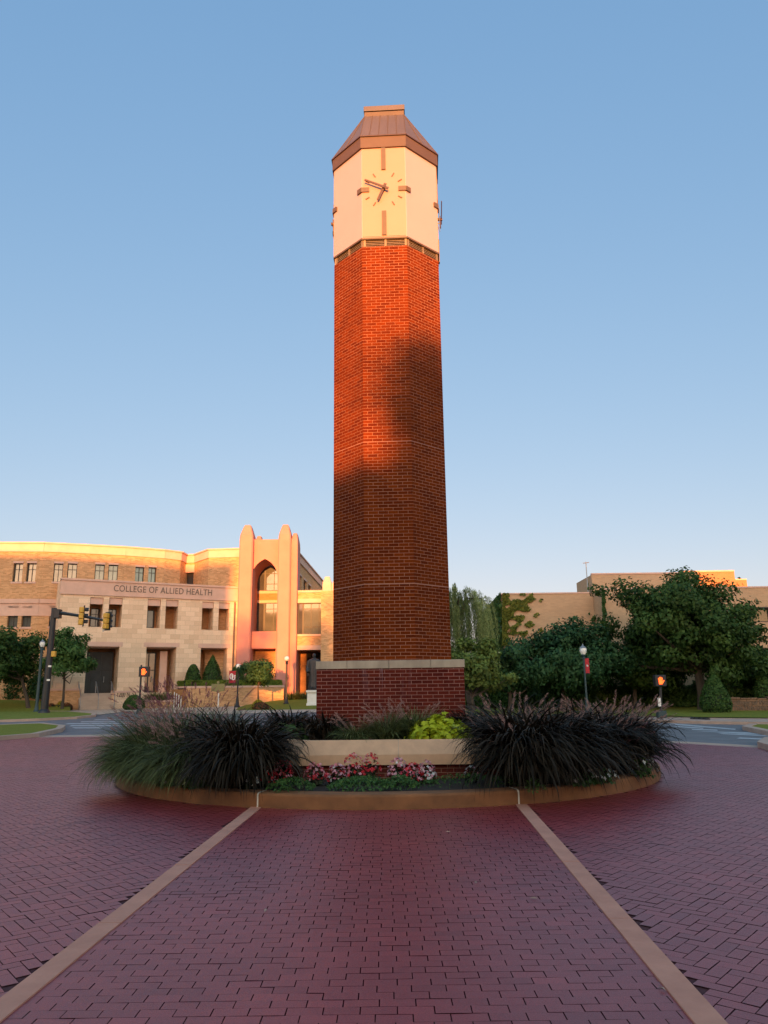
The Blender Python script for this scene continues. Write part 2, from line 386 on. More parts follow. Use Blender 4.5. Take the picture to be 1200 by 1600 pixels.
class Wall:
    """a straight wall in plan from P0 to P1, left to right as seen from outside"""
    def __init__(s, P0, P1):
        s.a = np.array(P0, float)[:2]; b = np.array(P1, float)[:2]; s.L = np.linalg.norm(b - s.a); s.d = (b - s.a) / s.L; s.n = np.array([s.d[1], -s.d[0]])
    def pt(s, u, off, z):
        p = s.a + s.d * u - s.n * off; return (p[0], p[1], z)
    def onp(s, px, py, off=0):
        r = ray(px, py); a = s.a - s.n * off
        A = np.array([[r[0], -s.d[0]], [r[1], -s.d[1]]]); t, u = np.linalg.solve(A, a - EYE[:2]); return u, EYE[2] + t * r[2]
    def rect(s, x0, y0, x1, y1, off=0):
        xm, ym = (x0 + x1) / 2, (y0 + y1) / 2
        return (s.onp(x0, ym, off)[0], s.onp(x1, ym, off)[0], s.onp(xm, y1, off)[1], s.onp(xm, y0, off)[1])
    def bar(s, mb, u0, u1, z0, z1, o0, o1):
        q = lambda z: [s.pt(u0, o0, z), s.pt(u1, o0, z), s.pt(u1, o1, z), s.pt(u0, o1, z)]
        return mb.hexa(q(z0), q(z1))
    def face(s, mb, u0, u1, z0, z1, off=0): return mb.poly([s.pt(u0, off, z0), s.pt(u1, off, z0), s.pt(u1, off, z1), s.pt(u0, off, z1)])
    def build(s, mb, z0, z1, op=(), u0=0, u1=None):
        u1 = s.L if u1 is None else u1
        us = sorted({u0, u1} | {x for o in op for x in o[:2]}); zs = sorted({z0, z1} | {x for o in op for x in o[2:4]})
        for a, b in zip(us, us[1:]):
            for c, d in zip(zs, zs[1:]):
                um, zm = (a + b) / 2, (c + d) / 2
                if not any(o[0] < um < o[1] and o[2] < zm < o[3] for o in op): s.face(mb, a, b, c, d)
        for o in op:
            a, b, c, d, dep = o[:5]
            P = s.pt
            mb.poly([P(a, 0, c), P(a, dep, c), P(a, dep, d), P(a, 0, d)][::-1]); mb.poly([P(b, 0, c), P(b, dep, c), P(b, dep, d), P(b, 0, d)])
            mb.poly([P(a, 0, c), P(b, 0, c), P(b, dep, c), P(a, dep, c)]); mb.poly([P(a, 0, d), P(b, 0, d), P(b, dep, d), P(a, dep, d)][::-1])
    def window(s, parent, u0, u1, z0, z1, off, vs=(.5,), hs=(.5,), fw=.06, pane='glass', label=None, name='window'):
        mb = MB()
        s.bar(mb, u0, u0 + fw, z0, z1, off - .06, off + .06); s.bar(mb, u1 - fw, u1, z0, z1, off - .06, off + .06)
        s.bar(mb, u0 + fw, u1 - fw, z0, z0 + fw, off - .06, off + .06); s.bar(mb, u0 + fw, u1 - fw, z1 - fw, z1, off - .06, off + .06)
        for v in vs:
            c = u0 + (u1 - u0) * v; s.bar(mb, c - fw * .4, c + fw * .4, z0 + fw, z1 - fw, off - .04, off + .04)
        for h in hs:
            c = z0 + (z1 - z0) * h; s.bar(mb, u0 + fw, u1 - fw, c - fw * .4, c + fw * .4, off - .035, off + .035)
        f = mb.build(name, M['frame'], parent, world=True)
        g = MB(); s.face(g, u0 + fw * .5, u1 - fw * .5, z0 + fw * .5, z1 - fw * .5, off + .01)
        g.build('pane', M[pane], f, world=True)
        return f
def text(body, size, depth, mat, name='lettering', parent=None, spacing=1.0, align='CENTER', bold=0.0):
    cu = bpy.data.curves.new(name, 'FONT'); cu.body = body; cu.size = size; cu.extrude = depth; cu.align_x = align; cu.space_character = spacing; cu.offset = bold
    o = bpy.data.objects.new(name + '_curve', cu); C.objects.link(o)
    bpy.context.view_layer.update()
    me = bpy.data.meshes.new_from_object(o.evaluated_get(bpy.context.evaluated_depsgraph_get()))
    bpy.data.objects.remove(o); me.name = name; me.materials.clear(); me.materials.append(mat)
    r = bpy.data.objects.new(name, me); C.objects.link(r); r.parent = parent
    return r
def place_on_wall(o, w, u, off, z, parent, scale=(1, 1)):
    p = np.array(w.pt(u, off, z)) - root_loc(parent)
    xa = Vector((w.d[0], w.d[1], 0)); za = Vector((w.n[0], w.n[1], 0)); ya = Vector((0, 0, 1))
    m = Matrix((xa, ya, za)).transposed().to_4x4(); m.translation = Vector(p); o.matrix_local = m @ Matrix.Diagonal((scale[0], scale[1], 1, 1))

# ================================================================== GROUND
TX, TY = 0.15, 16.2
KC = np.array([0.02, 16.19]); KR = 5.245
def P2(px, py): return tuple(grd(px, py)[:2])

mb = MB(); xs = [-900, -80, 80, 900]; ys = [-300, -20, 44, 70, 120, 1200]
for i in range(3):
    for j in range(5):
        mb.poly([(xs[i], ys[j], gz(ys[j]) - .05), (xs[i + 1], ys[j], gz(ys[j]) - .05), (xs[i + 1], ys[j + 1], gz(ys[j + 1]) - .05), (xs[i], ys[j + 1], gz(ys[j + 1]) - .05)])
g = mb.build('ground', M['earth']); tag(g, 'flat green ground reaching to the horizon', None, kind='structure')
sheet('road', [(-90, -15), (90, -15), (90, 62), (-90, 66)], -.02, M['asphalt'], 'grey asphalt road round the brick plaza')

# brick plaza outline (outer edge of the pavers)
edge = [(-26, 27.5), P2(-40, 1154), P2(100, 1151.5), P2(200, 1150), (-6, 30.2), (0, 28.5), (4.5, 25.4), P2(1060, 1161), P2(1110, 1164), P2(1199, 1169), (13, 17.6), (17, 13)]
plaza = edge + [(19, 6), (19, -6), (-26, -6)]
out = []
for i, (x, y) in enumerate(edge):
    d = unit(np.array([x, y]) - np.array([0, 14])); out.append((x + d[0] * .75, y + d[1] * (1.9 if x < 2 else .95)))
sheet('plaza_border', out + [(22, 6), (22, -8), (-29, -8), (-29, 27)], -.012, M['gutter'], 'pale concrete band edging the brick plaza')
sheet('plaza_bed', plaza, -.008, M['paverbed'])
NEAR = lambda x, y: (x > -17) & (x < 14.5) & (y > .4) & (y < 31)

def inside(poly, x, y):
    r = np.zeros(x.shape, bool); n = len(poly)
    for i in range(n):
        (x0, y0), (x1, y1) = poly[i], poly[(i + 1) % n]
        c = ((y0 > y) != (y1 > y)) & (x < (x1 - x0) * (y - y0) / (y1 - y0 + 1e-12) + x0); r ^= c
    return r
SL = (np.array([-1.853, 11.29]), np.array([-2.023, 4.40])); SR = (np.array([1.872, 11.22]), np.array([1.552, 4.14]))
def sx(s, y): return s[0][0] + (s[1][0] - s[0][0]) * (y - s[0][1]) / (s[1][1] - s[0][1])
def pavers():
    L, W, gap = .190, .095, .0052
    Vs = []; 
    def emit_(cx, cy, ang, keep, l=L, w=W, gy=1.0):
        cx, cy = cx[keep], cy[keep]; n = len(cx)
        a = ang if np.ndim(ang) == 0 else ang[keep]
        a = a + rng.normal(0, .007, n)
        g2 = gap * (1 + .5 * rng.random(n))
        hl, hw = (l - g2) / 2, (w - g2 * gy) / 2
        ca, sa = np.cos(a), np.sin(a)
        z = rng.normal(0, .0007, n); tx, ty = rng.normal(0, .006, n), rng.normal(0, .006, n)
        q = []
        for sxx, syy in ((-1, -1), (1, -1), (1, 1), (-1, 1)):
            u, v = sxx * hl, syy * hw
            q.append(np.stack([cx + u * ca - v * sa, cy + u * sa + v * ca, z + u * tx + v * ty], 1))
        Vs.append(np.stack(q, 1))
    def ok(x, y):
        k = inside(plaza, x, y) & NEAR(x, y) & (np.hypot(x - KC[0], y - KC[1]) > KR - .02)
        return k
    # running bond between the two strips, courses across the view
    ny = int(11.4 / W); jj, ii = np.meshgrid(np.arange(-2, ny), np.arange(-13, 14), indexing='ij')
    x = (ii + .5 * (jj % 2)) * L + .03 + (.012 * np.sin(jj * 1.7)); y = jj * W + .45 + 0 * ii
    x, y = x.ravel(), y.ravel()
    k = ok(x, y) & (x > sx(SL, y) - .015) & (x < sx(SR, y) + .015) & (y < 11.35)
    emit_(x, y, np.float64(0), k, gy=.28)
    # 45 degree herringbone outside them, turned a little on each side
    for side, rot in ((-1, R(39)), (1, R(49))):
        U = W; n = 420
        I, J = np.meshgrid(np.arange(-n, n), np.arange(-n, n), indexing='ij'); kk = (I - J) % 4
        ch = kk == 0; cv = kk == 2
        cx = np.concatenate([(I[ch] + 1.0) * U, (I[cv] + .5) * U]); cy = np.concatenate([(J[ch] + .5) * U, (J[cv] + 0.0) * U])
        an = np.concatenate([np.zeros(ch.sum()), np.full(cv.sum(), math.pi / 2)])
        X = cx * math.cos(rot) - cy * math.sin(rot); Y = cx * math.sin(rot) + cy * math.cos(rot) + 12
        k = ok(X, Y)
        k &= (X < sx(SL, Y) - .07) if side < 0 else (X > sx(SR, Y) + .07)
        behind = Y > KC[1]
        k &= ~(behind & ((X > KC[0]) if side < 0 else (X <= KC[0])))
        k &= ~((Y > 11.0) & (Y <= KC[1]) & (np.hypot(X - KC[0], Y - KC[1]) < KR))
        emit_(X, Y, an + rot, k)
    V = np.concatenate(Vs); n = len(V)
    tone = np.clip(rng.normal(.45, .15, n) + np.where(rng.random(n) < .05, rng.normal(0, .4, n), 0), 0, 1)
    o = quads('brick_paving', V, tone, M['paver']); tag(o, 'dull red brick pavers laid in herringbone round the clock tower', kind='structure')
    return n
npav = pavers()
# the rest of the plaza, out of the frame
mb = MB()
for q in ([(-26, -6), (-17, -6), (-17, 28.8), (-26, 27.5)], [(14.5, -6), (19, -6), (19, 6), (17, 13), (14.5, 16)], [(-17, -6), (14.5, -6), (14.5, .4), (-17, .4)]):
    mb.poly([(x, y, 0) for x, y in q])
tag(mb.build('brick_paving', M['paverfar']), kind='structure')
for s in (SL, SR):
    mb = MB(); y0, y1 = 11.32 if s is SL else 11.25, -5.0; segs = 9
    for i in range(segs):
        a = y0 + (y1 - y0) * i / segs; b = y0 + (y1 - y0) * (i + 1) / segs - (-.012)
        xa, xb = sx(s, a), sx(s, b); h = .0095 + .001 * (i % 2)
        mb.hexa([(xa - .078, a, -.03), (xb - .078, b, -.03), (xb + .078, b, -.03), (xa + .078, a, -.03)], [(xa - .078, a, h), (xb - .078, b, h), (xb + .078, b, h), (xa + .078, a, h)])
    o = mb.build('paving_strip', M['strip']); tag(o, 'pale concrete strip dividing the brick paving', kind='structure')

# islands, verges, lawns and pavements (each outline read as ground points)
LG, L2, KB = M['lawn'], M['lawn2'], M['gutter']
slab('traffic_island', [P2(-90, 1165), P2(0, 1157), P2(60, 1152), P2(98, 1143), P2(102, 1138), P2(70, 1134), P2(0, 1136.5), P2(-90, 1140)], .15, LG, KB, .3)
slab('verge', [P2(-90, 1131), P2(0, 1128), P2(60, 1126), P2(120, 1123), P2(149, 1120), P2(151, 1117), P2(110, 1113.5), P2(-90, 1111)], .12, L2, KB, .3)
slab('traffic_island', [P2(1160, 1140), P2(1172, 1136), P2(1290, 1136.5), P2(1290, 1153), P2(1200, 1149)], .13, LG, KB, .3)
slab('traffic_island', [P2(1184, 1168), P2(1196, 1160), P2(1300, 1158), P2(1300, 1190), P2(1200, 1173)], .15, LG, KB, .25)
def at_y(px, Y): return (at(px, 1090, Y)[0], Y)
sheet('sidewalk', [at_y(-160, 57), P2(-90, 1111.5), P2(110, 1113.5), P2(155, 1117), P2(200, 1111.5), P2(330, 1116), P2(560, 1112), at_y(560, 70), at_y(300, 70), at_y(-160, 66)], .012, M['concrete'], 'pale concrete pavement in front of the college')
def bank(name, x0s, x1s, Ys, zs, mat):
    """a grassy slope: rows of (left x, right x, distance, left height, right height)"""
    q = MB(); m = 8
    rows = [[(a + (b - a) * i / m, Y, z[0] + (z[1] - z[0]) * i / m) for i in range(m + 1)] for a, b, Y, z in zip(x0s, x1s, Ys, zs)]
    for r, s in zip(rows, rows[1:]):
        for i in range(m): q.poly([r[i], r[i + 1], s[i + 1], s[i]])
    return tag(q.build(name, mat, smooth=True), kind='structure')
def zat(px, py, Y): return at(px, py, Y)[2]
BL = ([57.2, 60, 63, 66.2])
bank('lawn', [at(-170, 1100, y)[0] for y in BL], [at(p_, 1100, y)[0] for p_, y in zip((112, 110, 108, 104), BL)], BL, [(gz(57) + .02, gz(57) + .02), (.62, .50), (1.05, .75), (1.55, .9)], LG)
BR = [57.6, 61, 65, 68, 70.2]
bank('lawn', [at(p_, 1100, y)[0] for p_, y in zip((368, 372, 385, 432, 440), BR)], [at(585, 1100, y)[0] for y in BR], BR, [(gz(57.6) + .02, gz(57.6) + .02), (.34, .46), (.48, .72), (.78, 1.0), (.9, 1.15)], LG)
slab('sidewalk', [P2(700, 1125), P2(985, 1127.5), P2(1100, 1130.5), P2(1300, 1134), P2(1300, 1127.5), P2(1100, 1125), P2(985, 1122.5), P2(700, 1120)], .10, M['gutter'], KB, .12)
slab('lawn', [P2(700, 1120), P2(985, 1122.5), P2(1100, 1125), P2(1300, 1127.5), (40, 58), (2, 58)], .14, LG)
# painted crossing bars
for poly in ([(118, 1137.5), (160, 1137.5), (158, 1136), (112, 1136)], [(108, 1134.2), (200, 1134.2), (202, 1132.6), (112, 1132.6)], [(100, 1131), (215, 1131), (217, 1129.6), (108, 1129.6)],
             [(125, 1128), (230, 1128), (232, 1126.8), (128, 1126.8)], [(145, 1124.8), (235, 1124.8), (236, 1123.8), (150, 1123.8)],
             [(-90, 1137), (40, 1131), (72, 1128.6), (66, 1128.4), (-90, 1134.5)],
             [(1050, 1129.6), (1150, 1138.2), (1148, 1139.6), (1040, 1130.8)], [(1085, 1141.6), (1170, 1143.6), (1190, 1147), (1160, 1145.8)], [(1080, 1138.2), (1120, 1139.4), (1122, 1141), (1082, 1139.8)],
             [(1120, 1144.6), (1200, 1148), (1230, 1151), (1130, 1146.4)], [(1156, 1151.6), (1196, 1153.2), (1200, 1155.2), (1150, 1153)], [(1060, 1134), (1100, 1136.6), (1098, 1138), (1052, 1135)]):
    sheet('road_marking', [P2(*q) for q in poly], -.014, M['paint'])

# ================================================================== CLOCK TOWER
tower = T('clock_tower', 'tall octagonal red brick clock tower with white clock faces and brown metal roof', 'clock tower', (TX, TY, 0), rz=R(-3))
AP, OS = 1.207, .5
def octa(ap, s=None):
    t = ap * math.tan(math.pi / 8)
    return [(-t, -ap), (t, -ap), (ap, -t), (ap, t), (t, ap), (-t, ap), (-ap, t), (-ap, -t)]
zf = lambda px, py, Y=15.0: at(px, py, Y)[2]
Zp = 2.14; Zb = zf(604, 384.5); Zc0 = zf(605, 371.5); Zc1 = zf(604, 232); Zf1 = zf(604, 213, 14.95); Zr = zf(604, 180, 15.72); Zk = zf(604, 164.5, 15.7)
mb = MB(); mb.box(-1.415, 1.415, -1.415, 1.415, .15, 1.99); mb.build('plinth', M['plbrick'], tower)
mb = MB()
for a, b in ((-1.43, -.83), (-.825, -.02), (-.015, .78), (.785, 1.43)): mb.box(a, b, -1.43, 1.43, 1.99, Zp)
mb.build('coping', M['coping2'], tower, bevel=.008)
mb = MB(); mb.prism(octa(AP), Zp - .01, Zb); mb.build('shaft', M['tbrick'], tower)
mb = MB()
for zz in (zf(606, 690), zf(608, 912, 14.95)):
    MB().prism(octa(AP + .003), zz - .007, zz + .007).build('mortar_joint', M['mjoint'], tower)
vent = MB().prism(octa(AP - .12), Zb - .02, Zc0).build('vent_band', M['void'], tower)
sl = MB(); hz = (Zc0 - Zb)
for i in range(5):
    z0 = Zb + hz * (.03 + i * .19); sl.prism(octa(AP - .018), z0, z0 + hz * .10, octa(AP - .024))
sl.build('slat', M['louvre'], vent)
oc = octa(AP - .012)
for i in range(8):
    a, b = np.array(oc[i]), np.array(oc[(i + 1) % 8]); d = unit(b - a); n = np.array([d[1], -d[0]])
    for u in (.03, .5, .955):
        p = a + (b - a) * u; q = p + d * .045
        MB().prism([tuple(p), tuple(q), tuple(q - n * .06), tuple(p - n * .06)], Zb, Zc0).build('mullion', M['louvre'], vent)
MB().prism(octa(AP + .02), Zc0 - .035, Zc0 + .005).build('sill_band', M['bronze'], tower)
mb = MB(); mb.prism(octa(AP + .004), Zc0 + .004, Zc1 + .02); head = mb.build('clock_head', M['facewhite'], tower, bevel=.006)
# four clocks; the long markers at three and nine wrap round the corners
zc = zf(605, 297)
def facebox(mb, ang, s0, s1, z0, z1, t0, t1, ap=AP + .004):
    c, s_ = math.cos(ang), math.sin(ang)
    f = lambda s, o, z: (s * c - (-ap - o) * s_, s * s_ + (-ap - o) * c, z)
    mb.hexa([f(s0, t1, z0), f(s1, t1, z0), f(s1, t0, z0), f(s0, t0, z0)], [f(s0, t1, z1), f(s1, t1, z1), f(s1, t0, z1), f(s0, t0, z1)])
def handbox(mb, ang, a_clock, r0, r1, w, t0, t1, w1=None):
    """a bar on a clock face pointing at clock angle a_clock"""
    c, s_ = math.cos(ang), math.sin(ang); ap = AP + .004; w1 = w1 or w
    dx, dz = math.sin(a_clock), math.cos(a_clock)
    f = lambda s, o, z: (s * c - (-ap - o) * s_, s * s_ + (-ap - o) * c, z)
    P = []
    for t in (t0, t1):
        for rr, ww in ((r0, -w), (r0, w), (r1, w1), (r1, -w1)):
            P.append(f(dx * rr + dz * ww / 2, t, zc + dz * rr - dx * ww / 2))
    mb.hexa(P[:4], P[4:])
for q in range(4):
    ang = q * math.pi / 2
    panel = MB(); facebox(panel, ang, -.488, .488, Zc0 + .03, Zc1 - .01, .0, .012)
    panel.build('clock_face', M['facetint'], tower)
    B = .012
    m1 = MB(); facebox(m1, ang, -.05, .05, zf(604, 266.5), Zc1 - .012, B, B + .03); m1.build('hour_marker', M['bronze'], tower)
    m1 = MB(); facebox(m1, ang, -.05, .05, zf(605, 368.5), zf(605, 331), B, B + .03); m1.build('hour_marker', M['bronze'], tower)
    for sg in (-1, 1):
        m1 = MB(); a0, a1 = sorted((sg * .33, sg * .512)); facebox(m1, ang, a0, a1, zc - .055, zc + .055, B, B + .03)
        a0, a1 = sorted((-sg * .512, -sg * .385)); facebox(m1, ang + sg * math.pi / 4, a0, a1, zc - .056, zc + .056, -.002, B + .03)
        m1.build('hour_marker', M['bronze'], tower)
    for h in (1, 2, 4, 5, 7, 8, 10, 11):
        m1 = MB(); handbox(m1, ang, h * math.pi / 6, .375, .475, .022, B, B + .02); m1.build('tick_mark', M['bronze'], tower)
    m1 = MB(); handbox(m1, ang, R(203), -.11, .335, .062, .075, .095, .055); m1.build('hour_hand', M['hand'], tower)
    m1 = MB(); handbox(m1, ang, R(295), -.12, .47, .056, .105, .125, .040)
    m1.build('minute_hand', M['hand'], tower)
    m1 = MB(); c, s_ = math.cos(ang), math.sin(ang)
    m1.tube([((AP) * s_, -(AP) * c, zc), ((AP + .14) * s_, -(AP + .14) * c, zc)], .035, 10); m1.build('spindle', M['hand'], tower)
MB().prism(octa(AP + .05), Zc1, Zf1).build('fascia', M['bronzeband'], tower, bevel=.004)
mb = MB(); mb.prism(octa(AP + .075), Zf1, Zf1 + .025); mb.build('drip_edge', M['hand'], tower)
mb = MB(); oc = octa(AP + .06); t = .475; top = [(-t, -t), (t, -t), (t, -t), (t, t), (t, t), (-t, t), (-t, t), (-t, -t)]
z0 = Zf1 + .025
for i in range(8):
    a, b = oc[i], oc[(i + 1) % 8]; c_, d_ = top[(i + 1) % 8], top[i]
    pts = [(*a, z0), (*b, z0), (*c_, Zr)] + ([] if c_ == d_ else [(*d_, Zr)])
    mb.poly(pts)
roof = mb.build('roof', M['copper'], tower)
sm = MB()
for i in range(8):
    a, b = np.array(oc[i]), np.array(oc[(i + 1) % 8]); c_, d_ = np.array(top[(i + 1) % 8]), np.array(top[i])
    fr = (.5,) if i % 2 else (.2, .4, .6, .8)
    A = np.array([*a, z0]); Bq = np.array([*b, z0]); Cc = np.array([*c_, Zr]); D = np.array([*d_, Zr])
    for u in fr:
        p = A + (Bq - A) * u; q = D + (Cc - D) * u; nn = np.cross(Bq - A, D - A); nn = nn / np.linalg.norm(nn)
        sm.tube([p + nn * .006, q + nn * .006], .009, 4)
    sm.tube([A, D], .012, 4)
sm.build('standing_seam', M['bronze'], roof)
mb = MB(); z1 = Zr + (Zk - Zr) * .45
mb.box(-.482, .482, -.482, .482, Zr - .01, z1 - .012); mb.build('cap_base', M['bronze'], tower)
mb = MB(); mb.box(-.5, .5, -.5, .5, z1 + .01, Zk); mb.build('roof_cap', M['copper'], tower, bevel=.006)
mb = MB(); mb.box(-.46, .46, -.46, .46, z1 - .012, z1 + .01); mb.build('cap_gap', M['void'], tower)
an = MB(); za, zb2 = zf(690, 355, 15.6), zf(690, 318, 15.6)
an.tube([(AP + .06, -.36, za), (AP + .06, -.36, zb2)], .008, 6); an.tube([(AP, -.36, zf(690, 342, 15.6)), (AP + .06, -.36, zf(690, 342, 15.6))], .012, 6); an.build('antenna', M['grey'], tower)
cm = MB(); zz = zf(525, 349, 15.6); cm.box(-AP - .07, -AP - .004, -.30, -.2, zz - .05, zz + .05); cm.build('security_camera', M['black'], tower, bevel=.01)

# ================================================================== KERB, PLANTER
mb = MB(); n = 128; prof = [(KR, -.06), (KR, .165), (KR - .012, .188), (KR - .035, .198), (KR - .26, .205), (KR - .27, .05)]
for i in range(n):
    a0, a1 = 2 * math.pi * i / n, 2 * math.pi * (i + 1) / n
    for (r0, z0), (r1, z1) in zip(prof, prof[1:]):
        mb.poly([(KC[0] + r0 * math.cos(a0), KC[1] + r0 * math.sin(a0), z0), (KC[0] + r0 * math.cos(a1), KC[1] + r0 * math.sin(a1), z0),
                 (KC[0] + r1 * math.cos(a1), KC[1] + r1 * math.sin(a1), z1), (KC[0] + r1 * math.cos(a0), KC[1] + r1 * math.sin(a0), z1)])
kerb = mb.build('kerb', M['kerb'], smooth=True); tag(kerb, 'round tan concrete kerb edging the planted island', kind='structure')
mb = MB()
for x in (-1.83, 1.845):
    a = math.atan2(-math.sqrt(KR ** 2 - (x - KC[0]) ** 2), x - KC[0])
    for k in range(1, 5):
        a = a if k == 1 else a + math.pi / 2
        c, s_ = math.cos(a), math.sin(a)
        for (r0, z0), (r1, z1) in zip(prof[:-1], prof[1:-1]):
            w = .012
            P = lambda r, z, sg: (KC[0] + (r + .003) * c - sg * w * s_, KC[1] + (r + .003) * s_ + sg * w * c, z + .003)
            mb.poly([P(r0, z0, -1), P(r0, z0, 1), P(r1, z1, 1), P(r1, z1, -1)])
tag(mb.build('kerb_joint', M['joint']), kind='structure')
mb = MB(); n = 96; hgt = lambda x, y: .175 + .03 * math.sin(3 * x + y) * math.cos(2.1 * y)
rings = [0, 2.5, 3.4, 3.9, 4.4, KR - .2]
vs = [[(KC[0] + r * math.cos(2 * math.pi * i / n), KC[1] + r * math.sin(2 * math.pi * i / n)) for i in range(n)] for r in rings]
for a, b in zip(vs, vs[1:]):
    for i in range(n):
        q = [b[i], b[(i + 1) % n], a[(i + 1) % n], a[i]]
        mb.poly([(x, y, hgt(x, y) if math.hypot(x - KC[0], y - KC[1]) < KR - .3 else .17) for x, y in q][::-1] if False else [(x, y, hgt(x, y) if math.hypot(x - KC[0], y - KC[1]) < KR - .3 else .17) for x, y in q])
tag(mb.build('soil', M['soil'], smooth=True), 'dark soil of the flower bed inside the kerb', kind='structure')

planter = T('planter_wall', 'low octagonal brick planter wall with sloping limestone coping round the tower', 'planter', (TX - .1, TY, 0), rz=R(-1.5))
PA = 3.35; zc0, zc1, zc2 = .405, .565, .785
mb = MB(); mb.prism(octa(PA - .1), .1, zc0); mb.build('brick_base', M['pbrick'], planter)
mb = MB()
oA = octa(PA); oB = octa(PA - .20); oC = octa(PA - .36)
for i in range(8):
    j = (i + 1) % 8
    for (p, z0), (q, z1) in (((octa(PA - .12), zc0), (oA, zc0)), ((oA, zc0), (oA, zc1)), ((oA, zc1), (oB, zc2)), ((oB, zc2), (oC, zc2 - .005)), ((oC, zc2 - .005), (oC, .5))):
        mb.poly([(*p[i], z0), (*p[j], z0), (*q[j], z1), (*q[i], z1)])
cop = mb.build('coping', M['coping'], planter, bevel=.006)
jt = MB()
for i in range(8):
    a, b = np.array(oA[i]), np.array(oA[(i + 1) % 8])
    for u in (.58,):
        pa = a + (b - a) * u; n2 = unit((a + b) / 2); tdir = unit(b - a) * .004
        for (o0, z0), (o1, z1) in (((0, zc0), (0, zc1)), ((0, zc1), (.20, zc2))):
            p = pa - n2 * o0 + n2 * .002; q = pa - n2 * o1 + n2 * .002
            jt.poly([(*(p - tdir), z0 + .002), (*(p + tdir), z0 + .002), (*(q + tdir), z1 + .002), (*(q - tdir), z1 + .002)])
jt.build('coping_joint', M['coping2'], cop)
mb = MB(); mb.prism(octa(PA - .35), .45, .70); mb.build('planting_soil', M['soil'], planter)

# ================================================================== PLANTS OF THE ISLAND
def curve_pts(base, phi, e0, k, L, segs, pw=1.4):
    """arching blades: base (n,3), heading phi, start elevation e0, total bend k"""
    n = len(phi); pts = [base]; p = base.copy(); ds = L / segs
    for i in range(segs):
        s = (i + .5) / segs; e = e0 - k * s ** pw
        p = p + np.stack([np.cos(phi) * np.cos(e), np.sin(phi) * np.cos(e), np.sin(e)], 1) * ds[:, None]; pts.append(p)
    return np.stack(pts, 1)
def ribbons(pts, width, segs):
    n = len(pts); d = np.diff(pts, axis=1); d = unit(np.concatenate([d, d[:, -1:]], 1))
    side = np.cross(d, np.array([0, 0, 1.])); side += rng.normal(0, .25, (n, 1, 3)); side = unit(side)
    s = np.linspace(0, 1, segs + 1); w = (np.minimum(1, .55 + 1.6 * s) * np.maximum(1 - s ** 2.6, .02))[None, :, None] * width[:, None, None] * .5
    A, B = pts - side * w, pts + side * w
    return np.stack([A[:, :-1], B[:, :-1], B[:, 1:], A[:, 1:]], 2).reshape(-1, 4, 3)
def tuft(root, name, mat, c, n, L, width, rbase, e0=(62, 88), bend=(40, 130), segs=7, lean=0.0, leanphi=None, bias=.7, pw=1.4, fan=.25):
    r = rbase * np.sqrt(rng.random(n)); a = rng.random(n) * 2 * np.pi
    base = np.stack([r * np.cos(a), r * np.sin(a), np.zeros(n)], 1) + np.array(c)
    phi = a + rng.normal(0, bias, n)
    if leanphi is not None: phi = leanphi + rng.normal(0, bias, n)
    E0 = np.radians(rng.uniform(*e0, n)) - (r / rbase) * fan; K = np.radians(rng.uniform(*bend, n))
    LL = L * rng.uniform(.55, 1.08, n)
    pts = curve_pts(base, phi, E0, K, LL, segs, pw)
    pts[:, :, 2] = np.maximum(pts[:, :, 2], .02 + rng.random((n, 1)) * .03)
    return quads(name, ribbons(pts, width * rng.uniform(.6, 1.2, n), segs), np.repeat(np.clip(rng.normal(.45, .28, n), 0, 1), segs), mat, root, world=True)
def plumes(root, mat, stemmat, c, n, L, rbase, head=.19, rad=.017, e0=(66, 88), bend=(20, 75), phi0=None, spread=.9, bris=46):
    r = rbase * np.sqrt(rng.random(n)); a = rng.random(n) * 2 * np.pi
    base = np.stack([r * np.cos(a), r * np.sin(a), np.zeros(n)], 1) + np.array(c)
    phi = a + rng.normal(0, .6, n) if phi0 is None else phi0 + rng.normal(0, spread, n)
    segs = 10; E0 = np.radians(rng.uniform(*e0, n)); K = np.radians(rng.uniform(*bend, n)); LL = L * rng.uniform(.75, 1.1, n)
    pts = curve_pts(base, phi, E0, K, LL, segs, 2.2)
    V = [ribbons(pts, np.full(n, .004), segs)]; tone = [np.full(n * segs, .2)]
    # the fuzzy heads
    for i in range(n):
        hl = head * rng.uniform(.7, 1.25) / (LL[i]); s = 1 - hl + hl * rng.random(bris) ** .9
        f = s * segs; i0 = np.minimum(f.astype(int), segs - 1); fr = (f - i0)[:, None]
        p = pts[i, i0] * (1 - fr) + pts[i, i0 + 1] * fr; d = unit(pts[i, i0 + 1] - pts[i, i0])
        o = unit(np.cross(d, rng.normal(size=(bris, 3))))
        prof = np.sin(np.clip((s - (1 - hl)) / hl, 0, 1) * np.pi) ** .6 * rad * 1.25 + rad * .25
        tip = p + o * prof[:, None] + d * rad * 1.3; w = np.cross(o, d) * .0032
        V.append(np.stack([p - w, p + w, tip + w * .6, tip - w * .6], 1)); tone.append(np.clip(rng.normal(.5, .25, bris) + .15, 0, 1))
    return quads('plume', np.concatenate(V), np.concatenate(tone), mat, root, world=True)
def xa(px, Y, py=1150): return at(px, py, Y)[0]

